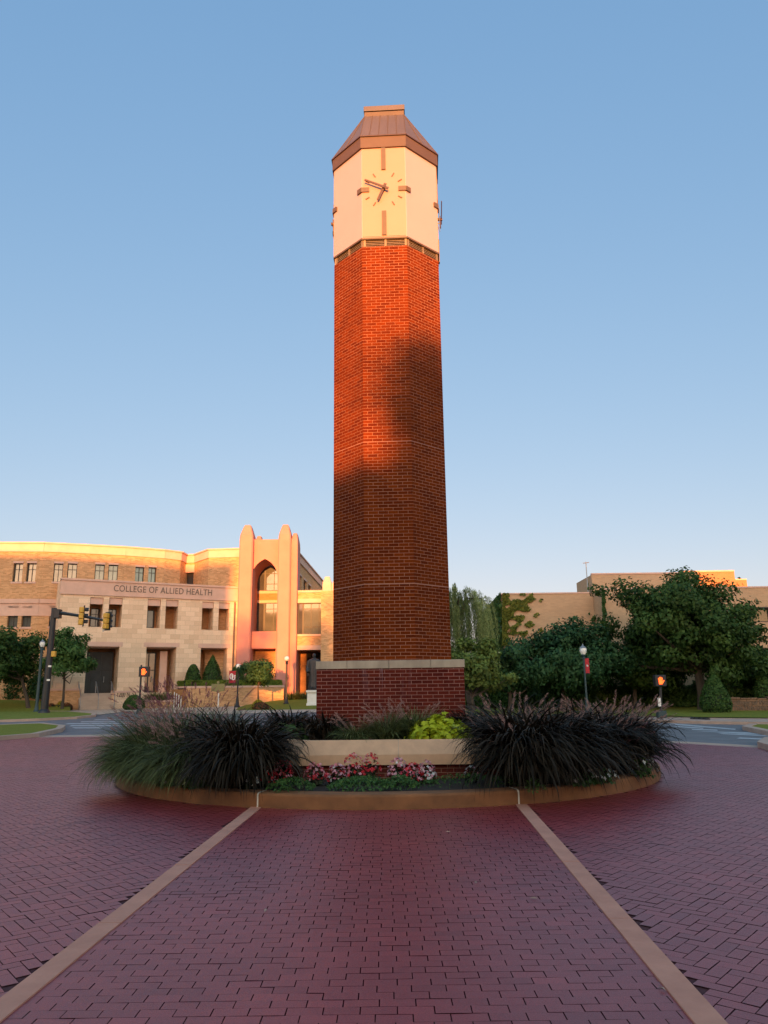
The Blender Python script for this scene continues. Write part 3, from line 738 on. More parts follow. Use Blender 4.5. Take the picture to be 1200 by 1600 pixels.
PG = 'clumps of dark purple grass on the island'; FG = 'clumps of green fountain grass on the island'
def keep_in(x, Y, rm=4.58):
    d = np.array([x, Y]) - KC; r = np.linalg.norm(d)
    return (x, Y) if r < rm else tuple(KC + d * rm / r)
def purple(px, Y, z, L, n, label, npl=0, w=.044, rb=.30, bend=(75, 178), hang=None, **kw):
    L = L * .98 if L > 1.1 else L; x, Y = keep_in(xa(px, Y), Y, 4.72); t = T('purple_grass_clump', label, 'ornamental grass', (x, Y, z), PG)
    tuft(t, 'blade', M['purple'], (x, Y, z), int(n * .78), L, w, rb, e0=(78, 95), bend=bend, segs=9, pw=1.8, fan=.10, **kw)
    if hang is not None:
        tuft(t, 'hanging_blade', M['purple'], (x, Y, z), int(n * .34), L * 1.16, w, rb, e0=(55, 80), bend=(95, 150), segs=9, pw=1.3, fan=0, leanphi=hang, bias=.55)
    if npl: plumes(t, M['plume'] if npl > 0 else M['plumed'], None, (x, Y, z), int(abs(npl) * 1.4), L * .84, rb, head=.22, rad=.021)
    return t
def fountain(px, Y, z, L, n, label, npl=30, rb=.26, phi0=None, pm='plume', bend=(50, 140), hb=(25, 80), hang=None):
    x, Y = keep_in(xa(px, Y), Y, 4.85); t = T('fountain_grass_clump', label, 'ornamental grass', (x, Y, z), FG)
    tuft(t, 'blade', M['fount'], (x, Y, z), int(n * 1.6), L, .015, rb, bend=bend, segs=7)
    if hang is not None: tuft(t, 'hanging_blade', M['fount'], (x, Y, z), int(n * 1.0), L * 1.06, .015, rb, e0=(50, 80), bend=(90, 150), segs=8, pw=1.3, fan=0, leanphi=hang, bias=.7)
    if npl: plumes(t, M[pm], None, (x, Y, z), int(npl * 1.3), L * 1.08, rb, head=.19, rad=.018, phi0=phi0, bend=hb)
    return t
purple(356, 11.75, .18, 1.42, 1500, 'largest dark purple grass clump left of the planter, its blades hanging over the kerb', hang=R(-95))
purple(392, 12.9, .22, 1.32, 450, 'dark purple grass clump against the left corner of the planter coping', rb=.28)
purple(345, 13.5, .2, 1.5, 650, 'dark purple grass clump behind the big left clump beside the green fountain grass', rb=.3)
purple(452, 14.6, .70, .82, 420, 'low dark purple grass clump inside the planter at its left end', rb=.3)
purple(508, 14.1, .70, .66, 420, 'short dark grass clump in front of the left corner of the brick plinth', rb=.27)
fountain(240, 13.1, .18, 1.25, 2300, 'leftmost green fountain grass clump spreading out past the kerb', 58, .36, phi0=R(165), hang=R(-150))
fountain(282, 12.35, .18, 1.15, 1300, 'green fountain grass clump between the leftmost one and the big purple clump', 40, .30, phi0=R(150), hang=R(-115))
fountain(270, 13.9, .2, 1.5, 1700, 'tall green fountain grass with arching purple plumes behind the leftmost clump', 62, .42, phi0=R(150), pm='plumed', bend=(30, 110))
fountain(306, 14.6, .2, 1.5, 900, 'fountain grass with upright purple plumes standing far back at the left of the planter', 46, .4, pm='plumed', bend=(30, 100), hb=(10, 50))
purple(826, 11.78, .18, 1.5, 1700, 'largest dark purple grass clump right of the planter hanging over the kerb joint', 12, hang=R(-85))
purple(882, 12.0, .18, 1.48, 1300, 'dark purple grass clump second from the planter on the right side', 16, hang=R(-75))
purple(945, 12.75, .2, 1.42, 1100, 'dark purple grass clump behind the white flowers on the right side', 20)
purple(985, 13.2, .2, 1.18, 1300, 'rightmost dark purple grass clump spilling over the kerb towards the road', -14, rb=.34, hang=R(-35))
purple(800, 13.4, .35, 1.42, 500, 'purple grass clump with pale plumes behind the big right clump, near the plinth', 26, rb=.36)
purple(890, 13.8, .2, 1.5, 600, 'purple grass clump with few plumes at the back of the right side', 14, rb=.4)
purple(962, 14.3, .2, 1.52, 600, 'purple grass clump topped with a dense spray of pinkish plumes at the back right', 75, rb=.45)
purple(735, 14.4, .70, .72, 260, 'sparse dark grass clump beside the right corner of the brick plinth', rb=.25)
fountain(556, 13.55, .70, .52, 420, 'small tawny fountain grass clump at the left middle of the planter', 16, .16, bend=(60, 150))
fountain(604, 13.7, .70, .66, 480, 'fountain grass clump with drooping tan plumes in the middle of the planter', 20, .2, bend=(40, 120))
fountain(648, 13.9, .70, .72, 620, 'upright green fountain grass clump beside the lime vine in the planter', 12, .22, bend=(20, 90))

def mound(root, name, mat, c, rx, ry, rz, n, size, shape='diamond', shell=.75, up=.5, aspect=.7):
    u = unit(rng.normal(size=(n, 3))); u[:, 2] = np.abs(u[:, 2]); rr = shell + (1 - shell) * rng.random(n)
    lump = 1 + .14 * np.sin(5 * u[:, 0] + 1.3 * c[0]) * np.cos(6 * u[:, 1] + c[1])
    P = u * (rr * lump)[:, None] * np.array([rx, ry, rz]) + np.array(c)
    Nn = u + np.array([0, 0, up])
    if shape == 'diamond':
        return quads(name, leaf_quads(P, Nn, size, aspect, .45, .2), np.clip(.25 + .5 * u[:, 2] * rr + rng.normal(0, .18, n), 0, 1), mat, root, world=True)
    # three-lobed vine leaf of seven corners
    nn = unit(Nn + .35 * rng.normal(size=(n, 3))); t = unit(u * [1, 1, .0] + .5 * rng.normal(size=(n, 3)) + [0, 0, -.35]); b = unit(np.cross(nn, t)); t = np.cross(b, nn)
    s = (size * (.6 + .7 * rng.random(n)))[:, None]
    sh = [(-.35, 0), (-.25, .32), (.02, .30), (.12, .55), (.22, .2), (.62, 0), (.22, -.2), (.12, -.55), (.02, -.30), (-.25, -.32)]
    V = np.stack([P + t * s * a + b * s * q - nn * s * (abs(q) * .25 + max(a, 0) * .2) for a, q in sh], 1)
    return quads(name, V, np.clip(.3 + .45 * u[:, 2] + rng.normal(0, .2, n), 0, 1), mat, root, world=True, k=10)
x = xa(687, 13.45); v = T('lime_vine', 'bright lime green sweet potato vine mounded over the planter coping', 'vine', (x, 13.45, .7)); mound(v, 'foliage', M['lime'], (x, 13.45, .70), .60, .42, .46, 700, .135, 'vine', .62)
x = xa(452, 14.2); v = T('lime_vine', 'dull green vine mound behind dark grass at the left of the planter', 'vine', (x, 14.2, .7)); mound(v, 'foliage', M['creep'], (x, 14.2, .70), .42, .3, .36, 320, .11, 'vine', .6)
x = xa(777, 14.0); v = T('lime_vine', 'green vine mound half hidden behind the big right purple grass', 'vine', (x, 14.0, .7)); mound(v, 'foliage', M['lime'], (x, 14.0, .66), .36, .3, .42, 260, .11, 'vine', .6)

def flowerpot(px, Y, rx, rz, mixc, label, grp='begonias along the front of the planter', name='begonia_plant', cat='flowers', nl=150, nf=88, leaf='begleaf', fs=.033, z=.19, ry=.17):
    x = xa(px, Y, 1220); t = T(name, label, cat, (x, Y, z), grp)
    mound(t, 'foliage', M[leaf], (x, Y, z), rx, ry, rz, nl, .06, shell=.35)
    tot = sum(w for _, w in mixc)
    for mt, w in mixc:
        n = max(4, int(nf * w / tot)); u = unit(rng.normal(size=(n, 3))); u[:, 2] = np.abs(u[:, 2]) + .25; u[:, 1] = -np.abs(u[:, 1]) * (rng.random(n) > .25) + .1; u = unit(u)
        P = u * np.array([rx, ry, rz]) * (1.02 + .12 * rng.random((n, 1))) + np.array([x, Y, z])
        V = []; tn = []
        nn = unit(u + .5 * rng.normal(size=(n, 3))); a = unit(np.cross(nn, rng.normal(size=(n, 3)))); b = np.cross(nn, a)
        s = (fs * rng.uniform(.7, 1.25, n))[:, None]; tone = np.clip(rng.normal(.5, .3, n), 0, 1)
        for k in range(4):
            ca, sa = math.cos(k * math.pi / 2), math.sin(k * math.pi / 2); d = a * ca + b * sa; e = -a * sa + b * ca
            V.append(np.stack([P, P + d * s * .5 + e * s * .32 + nn * s * .15, P + d * s * .75 + nn * s * .1, P + d * s * .5 - e * s * .32 + nn * s * .15], 1)); tn.append(tone)
        quads('blossom', np.concatenate(V), np.concatenate(tn), M[mt], t, world=True)
    return t
flowerpot(418, 12.0, .15, .26, [('scarlet', 5), ('petal', 1)], 'red begonia beside the left kerb joint under the purple grass')
flowerpot(442, 12.2, .16, .34, [('scarlet', 4), ('pink', 2)], 'red and pale pink begonia at the left corner of the planter base')
flowerpot(492, 12.1, .17, .30, [('pink', 4), ('scarlet', 3)], 'pink begonia with red blossoms at its foot, left of the flower gap')
flowerpot(527, 12.15, .18, .27, [('pink', 5), ('petal', 1), ('scarlet', 2)], 'pale pink begonia between two redder ones left of the middle')
flowerpot(552, 12.3, .18, .40, [('pink', 4), ('scarlet', 4)], 'tall pink begonia against the coping near the middle')
flowerpot(580, 12.35, .16, .40, [('scarlet', 6), ('pink', 1)], 'bright red begonia highest against the coping in the middle')
flowerpot(622, 12.2, .17, .34, [('pink', 5), ('petal', 1)], 'pale pink begonia right of the green creeper')
flowerpot(645, 12.05, .18, .28, [('scarlet', 5), ('pink', 2)], 'red begonia between two pink ones on the right')
flowerpot(666, 12.15, .16, .30, [('pink', 4), ('petal', 2)], 'rightmost pink and white begonia in the front row')
WG = 'white flowering plants on the island'
flowerpot(268, 12.3, .30, .26, [('petal', 1)], 'white flowered plant by the kerb in front of the green fountain grass', WG, 'white_flower_plant', nl=320, nf=26, leaf='creep', fs=.045)
flowerpot(304, 11.95, .22, .20, [('petal', 1)], 'white flowered plant touching the biggest left purple clump', WG, 'white_flower_plant', nl=200, nf=14, leaf='creep', fs=.045)
flowerpot(393, 11.75, .13, .16, [('petal', 1)], 'tiny white flowered plant left of the red begonias', WG, 'white_flower_plant', nl=60, nf=14, leaf='begleaf', fs=.04)
flowerpot(737, 12.3, .12, .22, [('petal', 3), ('pink', 1)], 'small sparse white flowered plant alone at the right end of the planter wall', WG, 'white_flower_plant', nl=50, nf=10, leaf='begleaf', fs=.035)
flowerpot(908, 11.75, .26, .22, [('petal', 1)], 'white flowered plant low by the kerb under the right purple grass', WG, 'white_flower_plant', nl=240, nf=15, leaf='creep', fs=.045)
flowerpot(940, 12.0, .24, .22, [('petal', 1)], 'white flowered plant beside another one near the right kerb end', WG, 'white_flower_plant', nl=240, nf=16, leaf='creep', fs=.045)
flowerpot(1006, 12.75, .2, .34, [('petal', 1)], 'white flowered plant under the rightmost purple grass', WG, 'white_flower_plant', nl=200, nf=12, leaf='creep', fs=.05)
def creeper(px, Y, rx, label, n=700):
    x = xa(px, Y, 1240); t = T('creeping_plant', label, 'ground cover', (x, Y, .17), 'green creepers spilling on the kerb')
    th = rng.random(n) * 2 * np.pi; r = np.sqrt(rng.random(n))
    P = np.stack([x + rx * r * np.cos(th), Y + .34 * r * np.sin(th), .2 + .13 * (1 - r ** 2) + .05 * rng.random(n)], 1)
    q = P[:, 1] < KC[1] - KR + .12; P[q, 2] -= .3 * np.clip(KC[1] - KR + .1 - P[q, 1], 0, .2)
    quads('foliage', leaf_quads(P, np.tile([0, -.3, 1.], (n, 1)), .06, .3, .9), np.clip(rng.normal(.5, .25, n), 0, 1), M['creep'], t, world=True)
creeper(455, 11.55, .36, 'green creeping plant spilling over the kerb right of its left joint')
creeper(565, 11.55, .52, 'wide green creeping plant in front of the red begonias', 1100)
creeper(625, 11.6, .3, 'small green creeping plant in front of the right begonias', 500)
creeper(735, 11.75, .8, 'thin dull creeping plant on bare soil at the right of the bed', 420)
creeper(835, 11.2, .14, 'little green tuft at the foot of the kerb by the right strip', 120)

# ================================================================== COLLEGE BUILDING (left)
col = T('college_building', 'buff brick and limestone college building with gothic arch entrance tower and lettered parapet', 'building', (-19, 70, .4))
GB = .3; ZR = 14.81
# curved brick wing: its plan is read off the level cornice
pxs = [-150, -10, 70, 133, 197, 258, 283]; pys = [850, 847, 847.5, 850.5, 854, 858.8, 862]
plan = [gr(a, b, ZR)[:2] for a, b in zip(pxs, pys)]
wallmb, trim, belt, band = MB(), MB(), MB(), MB()
wins = [[(20, 880, 35, 909), (41, 880, 56, 909)], [(83.5, 880.5, 98, 909), (105, 880.5, 120, 909)], [(148, 882, 163, 910.5), (169, 882.5, 184, 910.5)], [(211, 886, 225, 912), (231.5, 886.5, 244, 912)]]
wins2 = [[(12, 950, 28, 979.5), (34, 950, 49, 979.5)], [(77, 949.5, 93, 979)]]
def zcat(px, py, w): return w.onp(px, py)[1]
for i in range(6):
    w = Wall(plan[i], plan[i + 1]); mid = (pxs[i] + pxs[i + 1]) / 2
    op = []
    for grp in ((wins[i - 1] if 1 <= i <= 4 else []), (wins2[i - 1] if 1 <= i <= 2 else [])):
        for q in grp: op.append((*w.rect(*q), .38))
    zcor = 13.98 if i else 13.98
    w.build(wallmb, GB, 13.95, op)
    w.bar(trim, 0, w.L, 13.95, ZR - .12, -.10, .3); w.bar(trim, -.02, w.L + .02, ZR - .12, ZR, -.22, .3)
    w.bar(belt, 0, w.L, 9.35, 9.72, -.16, .02); w.bar(belt, 0, w.L, 8.25, 9.35, -.05, .02)     # belt course
    w.bar(band, 0, w.L, 4.35, 4.75, -.06, .02)
    for o in op:
        fr = w.window(col, o[0], o[1], o[2], o[3], .32, hs=(.68,), pane='glass')
        sl_ = MB(); w.bar(sl_, o[0] - .08, o[1] + .08, o[2] - .16, o[2], -.08, .02); sl_.build('window_sill', M['trim'], fr, world=True)
        sl_ = MB(); w.bar(sl_, o[0] - .03, o[1] + .03, o[3], o[3] + .17, -.05, .02); sl_.build('lintel', M['trim'], fr, world=True)
# recess and the angled return towards the entrance tower
rp = [plan[-1], gr(284, 866.2, ZR)[:2] + np.array([.05, 2.2]), gr(305, 866, ZR)[:2], gr(327, 858, ZR)[:2], gr(376, 856.6, ZR)[:2]]
rp[1] = np.array([plan[-1][0] + .1, rp[2][1] + .1])
for i in range(4):
    w = Wall(rp[i], rp[i + 1]); op = []
    if i == 1: op = [(.02, w.L - .05, 11.3, 13.0, .6)]
    w.build(wallmb, GB, 13.95, op)
    w.bar(trim, 0, w.L, 13.95, ZR - .12, -.10, .3); w.bar(trim, -.02, w.L + .02, ZR - .12, ZR, -.22, .3)
    if op:
        w.window(col, op[0][0], op[0][1], 11.3, 13.0, .5, vs=(), hs=(), pane='glassd'); w.bar(trim, 0, w.L, 13.0, 13.75, -.06, .02)
wallmb.build('wall', M['bbrick'], col, world=True)
trim.build('cornice', M['trim'], col, world=True)
belt.build('belt_course', M['trim'], col, world=True); band.build('stone_band', M['trim'], col, world=True)
rf = [tuple(p) for p in plan] + [tuple(p) for p in rp[1:]] + [(-9, 95), (-60, 95)]
MB().poly([(x, y, ZR - .5) for x, y in rf]).build('roof', M['roofing'], col, world=True)
bk = MB()
for a, b in (((-9, 95), (-60, 95)), ((-60, 95), tuple(plan[0]))): Wall(a, b).build(bk, GB, ZR - .3)
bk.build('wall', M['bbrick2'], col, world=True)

# limestone pavilion with the lettering
pv = Wall((-27.12, 63.0), (-13.62, 70.05)); ZPV = 11.05
st, bd = MB(), MB()
opn = [(139.5, 933.5, 160.5, 979.5), (169.5, 934, 190.5, 980), (230, 936.5, 250.5, 981.5), (258.5, 937.5, 278, 982.5), (315.5, 940.5, 333.5, 984), (341.5, 941.5, 358, 985)]
up = [(*pv.rect(*q), 1.7) for q in opn]
lo = []
for q in ((134, 1010, 184.5, 1083), (227, 1011, 274, 1083), (313, 1012.5, 354.5, 1062)):
    u0, u1, z0, z1 = pv.rect(*q); lo.append((u0, u1, 1.58 if q[0] < 300 else GB, z1, 2.6))
pv.build(st, GB, 9.85, up + lo)
st.poly([pv.pt(0, 0, GB), pv.pt(0, 5, GB), pv.pt(0, 5, ZPV), pv.pt(0, 0, ZPV)][::-1])
st.build('pavilion_wall', M['stone'], col, world=True)
pv.bar(bd, -.06, pv.L, 9.85, ZPV - .16, -.08, .5); pv.bar(bd, -.12, pv.L, ZPV - .16, ZPV, -.18, .55); pv.bar(bd, -.1, pv.L, 9.70, 9.85, -.14, .2)
for o in up:
    pv.bar(bd, o[0] + .03, o[1] - .03, o[3] - .55, o[3] - .02, .12, .3)
for o in lo: pv.bar(bd, o[0] - .25, o[1] + .25, o[3], o[3] + .38, -.03, .01)
bd.build('parapet', M['trim'], col, world=True)
MB().poly([pv.pt(0, .2, ZPV - .3), pv.pt(pv.L, .2, ZPV - .3), pv.pt(pv.L, 6, ZPV - .3), pv.pt(0, 6, ZPV - .3)]).build('roof', M['roofing'], col, world=True)
lg = MB()                                              # brick back wall of the loggia behind the openings
pv.bar(lg, .2, pv.L, 5.9, 9.6, 1.72, 1.9); pv.bar(lg, .2, pv.L, GB, 5.3, 2.62, 2.8)
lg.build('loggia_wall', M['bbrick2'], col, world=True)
fl = MB(); pv.bar(fl, .2, pv.L, 5.35, 6.0, .4, 2.6); fl.build('loggia_floor', M['trim'], col, world=True)
for k, (q, vs) in enumerate((((141, 951, 158, 980), (.5,)), ((168, 952, 181, 980), (.5,)), ((229, 953.5, 241, 981.5), ()))):
    u0, u1, z0, z1 = pv.rect(*q, off=1.7); pv.window(col, u0, u1, max(z0, 6.02), z1, 1.68, vs=vs, hs=(.68,) if vs else (), pane='glassd')
# glazed entrance doors in the first two openings
for (u0, u1, z0, z1, d), part in ((lo[0], 1.0), (lo[1], .55)):
    ub = u0 + (u1 - u0) * part
    fr = pv.window(col, u0, ub - .12, z0, z1 - .35, 2.2, vs=(.27, .62) if part == 1 else (.5,), hs=(.55, ), fw=.11, pane='glassd', name='entrance_door')
    hb = MB(); uc = u0 + (ub - u0) * .68
    hb.tube([pv.pt(uc, 2.1, z0 + .9), pv.pt(uc, 2.1, z0 + 1.4)], .03, 6); hb.build('handle', M['grey'], fr, world=True)
u0, u1, z0, z1, d = lo[1]
jm = MB(); pv.bar(jm, u0 + (u1 - u0) * .56, u1 - .5, z0, z1 - .3, 1.2, 1.5); jm.build('stone_pier', M['trim'], col, world=True)
t = text('COLLEGE OF ALLIED HEALTH', .98, .03, M['letter'], 'lettering', col, 1.06, 'LEFT')
w_t = t.dimensions.x if t.dimensions.x else 10
ua, ub = pv.onp(178, 912, -.1)[0], pv.onp(331, 919, -.1)[0]; zt = pv.onp(178, 918, -.1)[1]
bpy.context.view_layer.update(); w_t = max(v.co.x for v in t.data.vertices) - min(v.co.x for v in t.data.vertices)
place_on_wall(t, pv, ua, -.085, 10.12, col, ((ub - ua) / w_t, .80))

# entrance tower: two pinnacled piers, gothic arch, deep recess
YP = 70.0
def X(px, py=950, Y=YP): return at(px, py, Y)[0]
def Z(py, px=420, Y=YP): return at(px, py, Y)[2]
pier = MB()
def pinnacle(mb, x0, x1, y0, y1, zb, zs, zt, nar=.52):
    c = ((x0 + x1) / 2, (y0 + y1) / 2); hx, hy = (x1 - x0) / 2, (y1 - y0) / 2
    ch = .09 * min(hx, hy) * 2
    O = lambda k: [(c[0] + sx_ * (hx * k - (ch * k if a else 0)), c[1] + sy_ * (hy * k - (0 if a else ch * k))) for sx_, sy_, a in
                   ((-1, -1, 1), (1, -1, 1), (1, -1, 0), (1, 1, 0), (1, 1, 1), (-1, 1, 1), (-1, 1, 0), (-1, -1, 0))]
    mb.prism(O(1), zb, zs); mb.prism(O(1), zs, zs + (zt - zs) * .35, O(.94), cap=False)
    mb.prism(O(.94), zs + (zt - zs) * .35, zt - .25, O(nar + .06), cap=False); mb.prism(O(nar + .06), zt - .25, zt, O(nar - .12))
xl0, xl1, xr0, xr1, xs1 = X(372.5), X(394), X(434), X(453), X(464)
pinnacle(pier, xl0, xl1, YP - .55, YP + 1.3, GB, Z(846), Z(820))
pinnacle(pier, xr0, xr1 + .05, YP - .55, YP + 1.3, GB, Z(846), Z(820))
pier.build('pier', M['portal_sunlit'], col, world=True)
side = MB(); pinnacle(side, xr1, xs1, YP - .1, YP + 2.2, GB, Z(852), Z(832), .6); pinnacle(side, xl1 - .1, X(404), YP + .9, YP + 2.6, Z(870), Z(846), Z(833), .6)
side.build('buttress', M['portal_sunlit'], col, world=True)
aw = MB(); YF = YP + .25
ax0, ax1 = X(389), X(434); axc, aw_ = X(411.5), (X(433) - X(391)); asz, aap = Z(903), Z(872.5)
wx0, wx1 = xl1 - .2, xr0 + .2; wz1 = Z(842)
Wd = aw_; hh = aap - asz; Ra = (hh * hh + (Wd / 2) ** 2) / Wd
def arch(x):
    q = abs(x - axc) + (Ra - Wd / 2); return asz + math.sqrt(max(Ra * Ra - q * q, 0))
sill = Z(986); lowtop = Z(1013); DEP = 3.6
xsn = [axc - Wd / 2 + Wd * (i / 32) for i in range(33)]
fy = lambda x, z: (x, YF, z)
for a, b in zip(xsn, xsn[1:]):
    aw.poly([fy(a, arch(a)), fy(b, arch(b)), fy(b, wz1), fy(a, wz1)])
    aw.poly([(a, YF, arch(a)), (a, YF + DEP, arch(a)), (b, YF + DEP, arch(b)), (b, YF, arch(b))])
L0, L1 = xsn[0], xsn[-1]
aw.poly([fy(wx0, lowtop), fy(L0, lowtop), fy(L0, wz1), fy(wx0, wz1)]); aw.poly([fy(L1, lowtop), fy(wx1, lowtop), fy(wx1, wz1), fy(L1, wz1)])
aw.poly([fy(L0, lowtop), fy(L1, lowtop), fy(L1, sill), fy(L0, sill)])
for x in (L0, L1): aw.poly([(x, YF, sill), (x, YF + DEP, sill), (x, YF + DEP, asz), (x, YF, asz)])
aw.poly([(L0, YF, sill), (L1, YF, sill), (L1, YF + DEP, sill), (L0, YF + DEP, sill)])
# ground opening below
gx0, gx1 = X(387.5, 1040), X(429.5, 1040)
aw.poly([fy(wx0, GB), fy(gx0, GB), fy(gx0, lowtop), fy(wx0, lowtop)]); aw.poly([fy(gx1, GB), fy(wx1, GB), fy(wx1, lowtop), fy(gx1, lowtop)])
for x in (gx0, gx1): aw.poly([(x, YF, GB), (x, YF + 2.2, GB), (x, YF + 2.2, lowtop), (x, YF, lowtop)])
aw.poly([(gx0, YF, lowtop), (gx1, YF, lowtop), (gx1, YF + 2.2, lowtop), (gx0, YF + 2.2, lowtop)])
aw.poly([(wx0, YF, wz1), (wx1, YF, wz1), (wx1, YF + 1.2, wz1), (wx0, YF + 1.2, wz1)]); aw.poly([(wx0, YF + 1.2, GB), (wx1, YF + 1.2, GB), (wx1, YF + 1.2, lowtop), (wx0, YF + 1.2, lowtop)]) if False else None
aw.build('arch_wall', M['portal_sunlit'], col, world=True)
bw = Wall((gx0 - .3, YF + 2.2), (gx1 + .3, YF + 2.2)); q = MB(); bw.build(q, GB, lowtop + .3); q.build('wall', M['bbrick'], col, world=True)
# curtain wall set deep in the arch
cw = Wall((L0, YF + DEP), (L1 + 1.2, YF + DEP)); q = MB()
zb0, zb1 = Z(938, 415, YF + DEP), Z(927.5, 415, YF + DEP)
cw.build(q, sill - .1, aap + .4, [(0, cw.L, sill, zb0 - .25, .01), (0, cw.L, zb1 + .25, aap + .2, .01)])
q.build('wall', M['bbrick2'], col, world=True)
q = MB(); cw.bar(q, 0, cw.L, zb0 - .25, zb0, -.06, .05); cw.bar(q, 0, cw.L, zb1, zb1 + .25, -.06, .05); q.build('window_sill', M['trim'], col, world=True)
uj = cw.onp(413, 965)[0]
cw.window(col, .02, uj, sill, zb0 - .25, .05, vs=(), hs=(), fw=.09, pane='glassd'); cw.window(col, uj, cw.L, sill, zb0 - .25, .05, vs=(.3, .62), hs=(.08, .8), fw=.07)
cw.window(col, .02, uj, zb1 + .25, aap + .2, .05, vs=(), hs=(.62,), fw=.09, pane='glassd'); cw.window(col, uj, cw.L, zb1 + .25, aap + .2, .05, vs=(.3, .62), hs=(.25, .62), fw=.07)
# glazed bay and end pier right of the tower
by = Wall((xs1 - .05, YP + .6), (X(504), YP + .6)); q, tr = MB(), MB()
zz = lambda py: by.onp(483, py)[1]
by.build(q, GB, zz(926), [(.02, by.L - .02, zz(991.5), zz(942), .5), (.02, by.L - .02, GB, zz(1015), 3.0)])
q.build('wall', M['bbrick'], col, world=True)
by.bar(tr, 0, by.L, zz(926), zz(922.5), -.12, .6); by.bar(tr, 0, by.L, zz(942), zz(935.5), -.06, .02); by.bar(tr, 0, by.L, zz(994), zz(991), -.1, .02); by.bar(tr, 0, by.L, zz(1015.5), zz(1008.5), -.06, .02)
tr.build('lintel', M['trim'], col, world=True)
by.window(col, .02, by.L * .22, zz(991), zz(942), .3, vs=(), hs=(), pane='glassd'); by.window(col, by.L * .22, by.L - .02, zz(991), zz(942), .3, vs=(.4, .8), hs=(.24, .82), fw=.07)
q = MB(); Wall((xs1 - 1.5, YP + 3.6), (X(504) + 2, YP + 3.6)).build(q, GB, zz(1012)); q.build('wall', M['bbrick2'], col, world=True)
q = MB(); by.bar(q, by.L * .26, by.L, GB, zz(1018), 2.7, 2.9); q.build('shaded_doorway', M['void'], col, world=True)  # near-black panel for the doorway and the recess's shade beside it
q = MB(); by.bar(q, 0, by.L, zz(922.5) - .3, zz(922.5) - .2, .6, 20); q.build('roof', M['roofing'], col, world=True)
ep = MB(); x0, x1 = X(503), X(526.5); ep.box(x0, x1, YP - .9, YP + 2.5, GB, Z(923, 512, YP - .9)); ep.build('end_pier', M['bbrick'], col, world=True)
ep = MB(); pinnacle(ep, X(504.5), X(519), YP - .8, YP + .6, Z(923, 512, YP - .9), Z(914, 512, YP - .8), Z(900, 512, YP - .8), .6); pinnacle(ep, X(519), X(526), YP - .8, YP + .8, Z(923, 512, YP - .9), Z(915, 520, YP), Z(909, 520, YP), .6)
ep.build('pinnacle', M['trim'], col, world=True)
# third floor of the long wing running back behind the bay
bwg = Wall(gr(461, 858.5, ZR)[:2], gr(507, 912, ZR)[:2]); q, tr = MB(), MB()
ops = [(*bwg.rect(*z), .3) for z in ((466, 899, 471, 925), (474.5, 907.5, 479, 927), (481.8, 915, 485.8, 930))]
bwg.build(q, 8, 13.95, ops); q.build('wall', M['bbrick'], col, world=True)
for o in ops: bwg.window(col, o[0], o[1], o[2], o[3], .25, hs=(.6,)); bwg.bar(tr, o[0] - .1, o[1] + .1, o[3], o[3] + .2, -.05, .02)
bwg.bar(tr, 0, bwg.L, 13.95, ZR - .12, -.12, .3); bwg.bar(tr, 0, bwg.L, ZR - .12, ZR, -.24, .3); tr.build('cornice', M['trim'], col, world=True)
ds = MB(); p = pv.pt(pv.L - .35, -.12, 0); ds.tube([(p[0], p[1], GB), (p[0], p[1], 9.6)], .07, 8); ds.build('downspout', M['letter'], col, world=True)

# entrance steps with rails, low walls, raised bed
u0, u1, z0, z1, d = lo[0]
stp = T('entrance_steps', 'concrete steps rising to the dark glass college doors', 'steps', pv.pt((u0 + u1) / 2, -2, gz(66)))
q = MB(); ns = 7; rise = (1.58 - .36) / ns
ua_, ub_ = pv.onp(125, 1100, -2.2)[0], pv.onp(179, 1100, -2.2)[0]
for i in range(ns): pv.bar(q, ua_, ub_, .30, .36 + rise * (i + 1), -(ns - i) * .33, 0.0 if i == ns - 1 else -(ns - i - 1) * .33 - .001)
q.build('flight', M['concrete'], stp, world=True)
for nm, px in (('left', 125), ('middle', 153), ('right', 178)):
    u = pv.onp(px, 1100, -2.3)[0]; r = T('handrail', {'left': 'leftmost steel handrail of the college steps', 'middle': 'middle steel handrail dividing the college steps', 'right': 'steel handrail at the right edge of the college steps'}[nm], 'handrail', pv.pt(u, -2.4, .36), 'handrails of the college steps')
    q = MB(); q.tube([pv.pt(u, -2.45, .36), pv.pt(u, -2.45, 1.3), pv.pt(u, -2.2, 1.45), pv.pt(u, -.2, 2.5), pv.pt(u, .1, 2.5)], .032, 6); q.build('rail', M['grey'], r, world=True)
    q = MB(); q.tube([pv.pt(u, -.25, 1.5), pv.pt(u, -.25, 2.48)], .03, 6); q.build('post', M['grey'], r, world=True)
def lowwall(name, label, cat, Pa, Pb, thick, z0, z1, capmat='trim', mat='bbrick', cap=.16):
    t = T(name, label, cat, ((Pa[0] + Pb[0]) / 2, (Pa[1] + Pb[1]) / 2, z0)); w = Wall(Pa, Pb)
    q = MB(); w.bar(q, 0, w.L, z0, z1 - cap, 0, thick); q.build('brickwork', M[mat], t, world=True)
    q = MB(); w.bar(q, -.05, w.L + .05, z1 - cap, z1, -.06, thick + .06); q.build('cap', M[capmat], t, world=True)
    return t, w
def PA(px, py, Y): p = at(px, py, Y); return (p[0], p[1])
lowwall('retaining_wall', 'buff brick retaining wall left of the college steps', 'wall', PA(70, 1090, 62.2), PA(126, 1090, 63.3), .5, .25, at(100, 1076, 62.8)[2])
aw_t, aww = lowwall('address_wall', 'low pale stone wall with the street number at the foot of the college', 'wall', PA(179, 1090, 63.6), PA(214, 1090, 65.2), .5, .25, at(195, 1079.5, 64.4)[2], mat='stone')
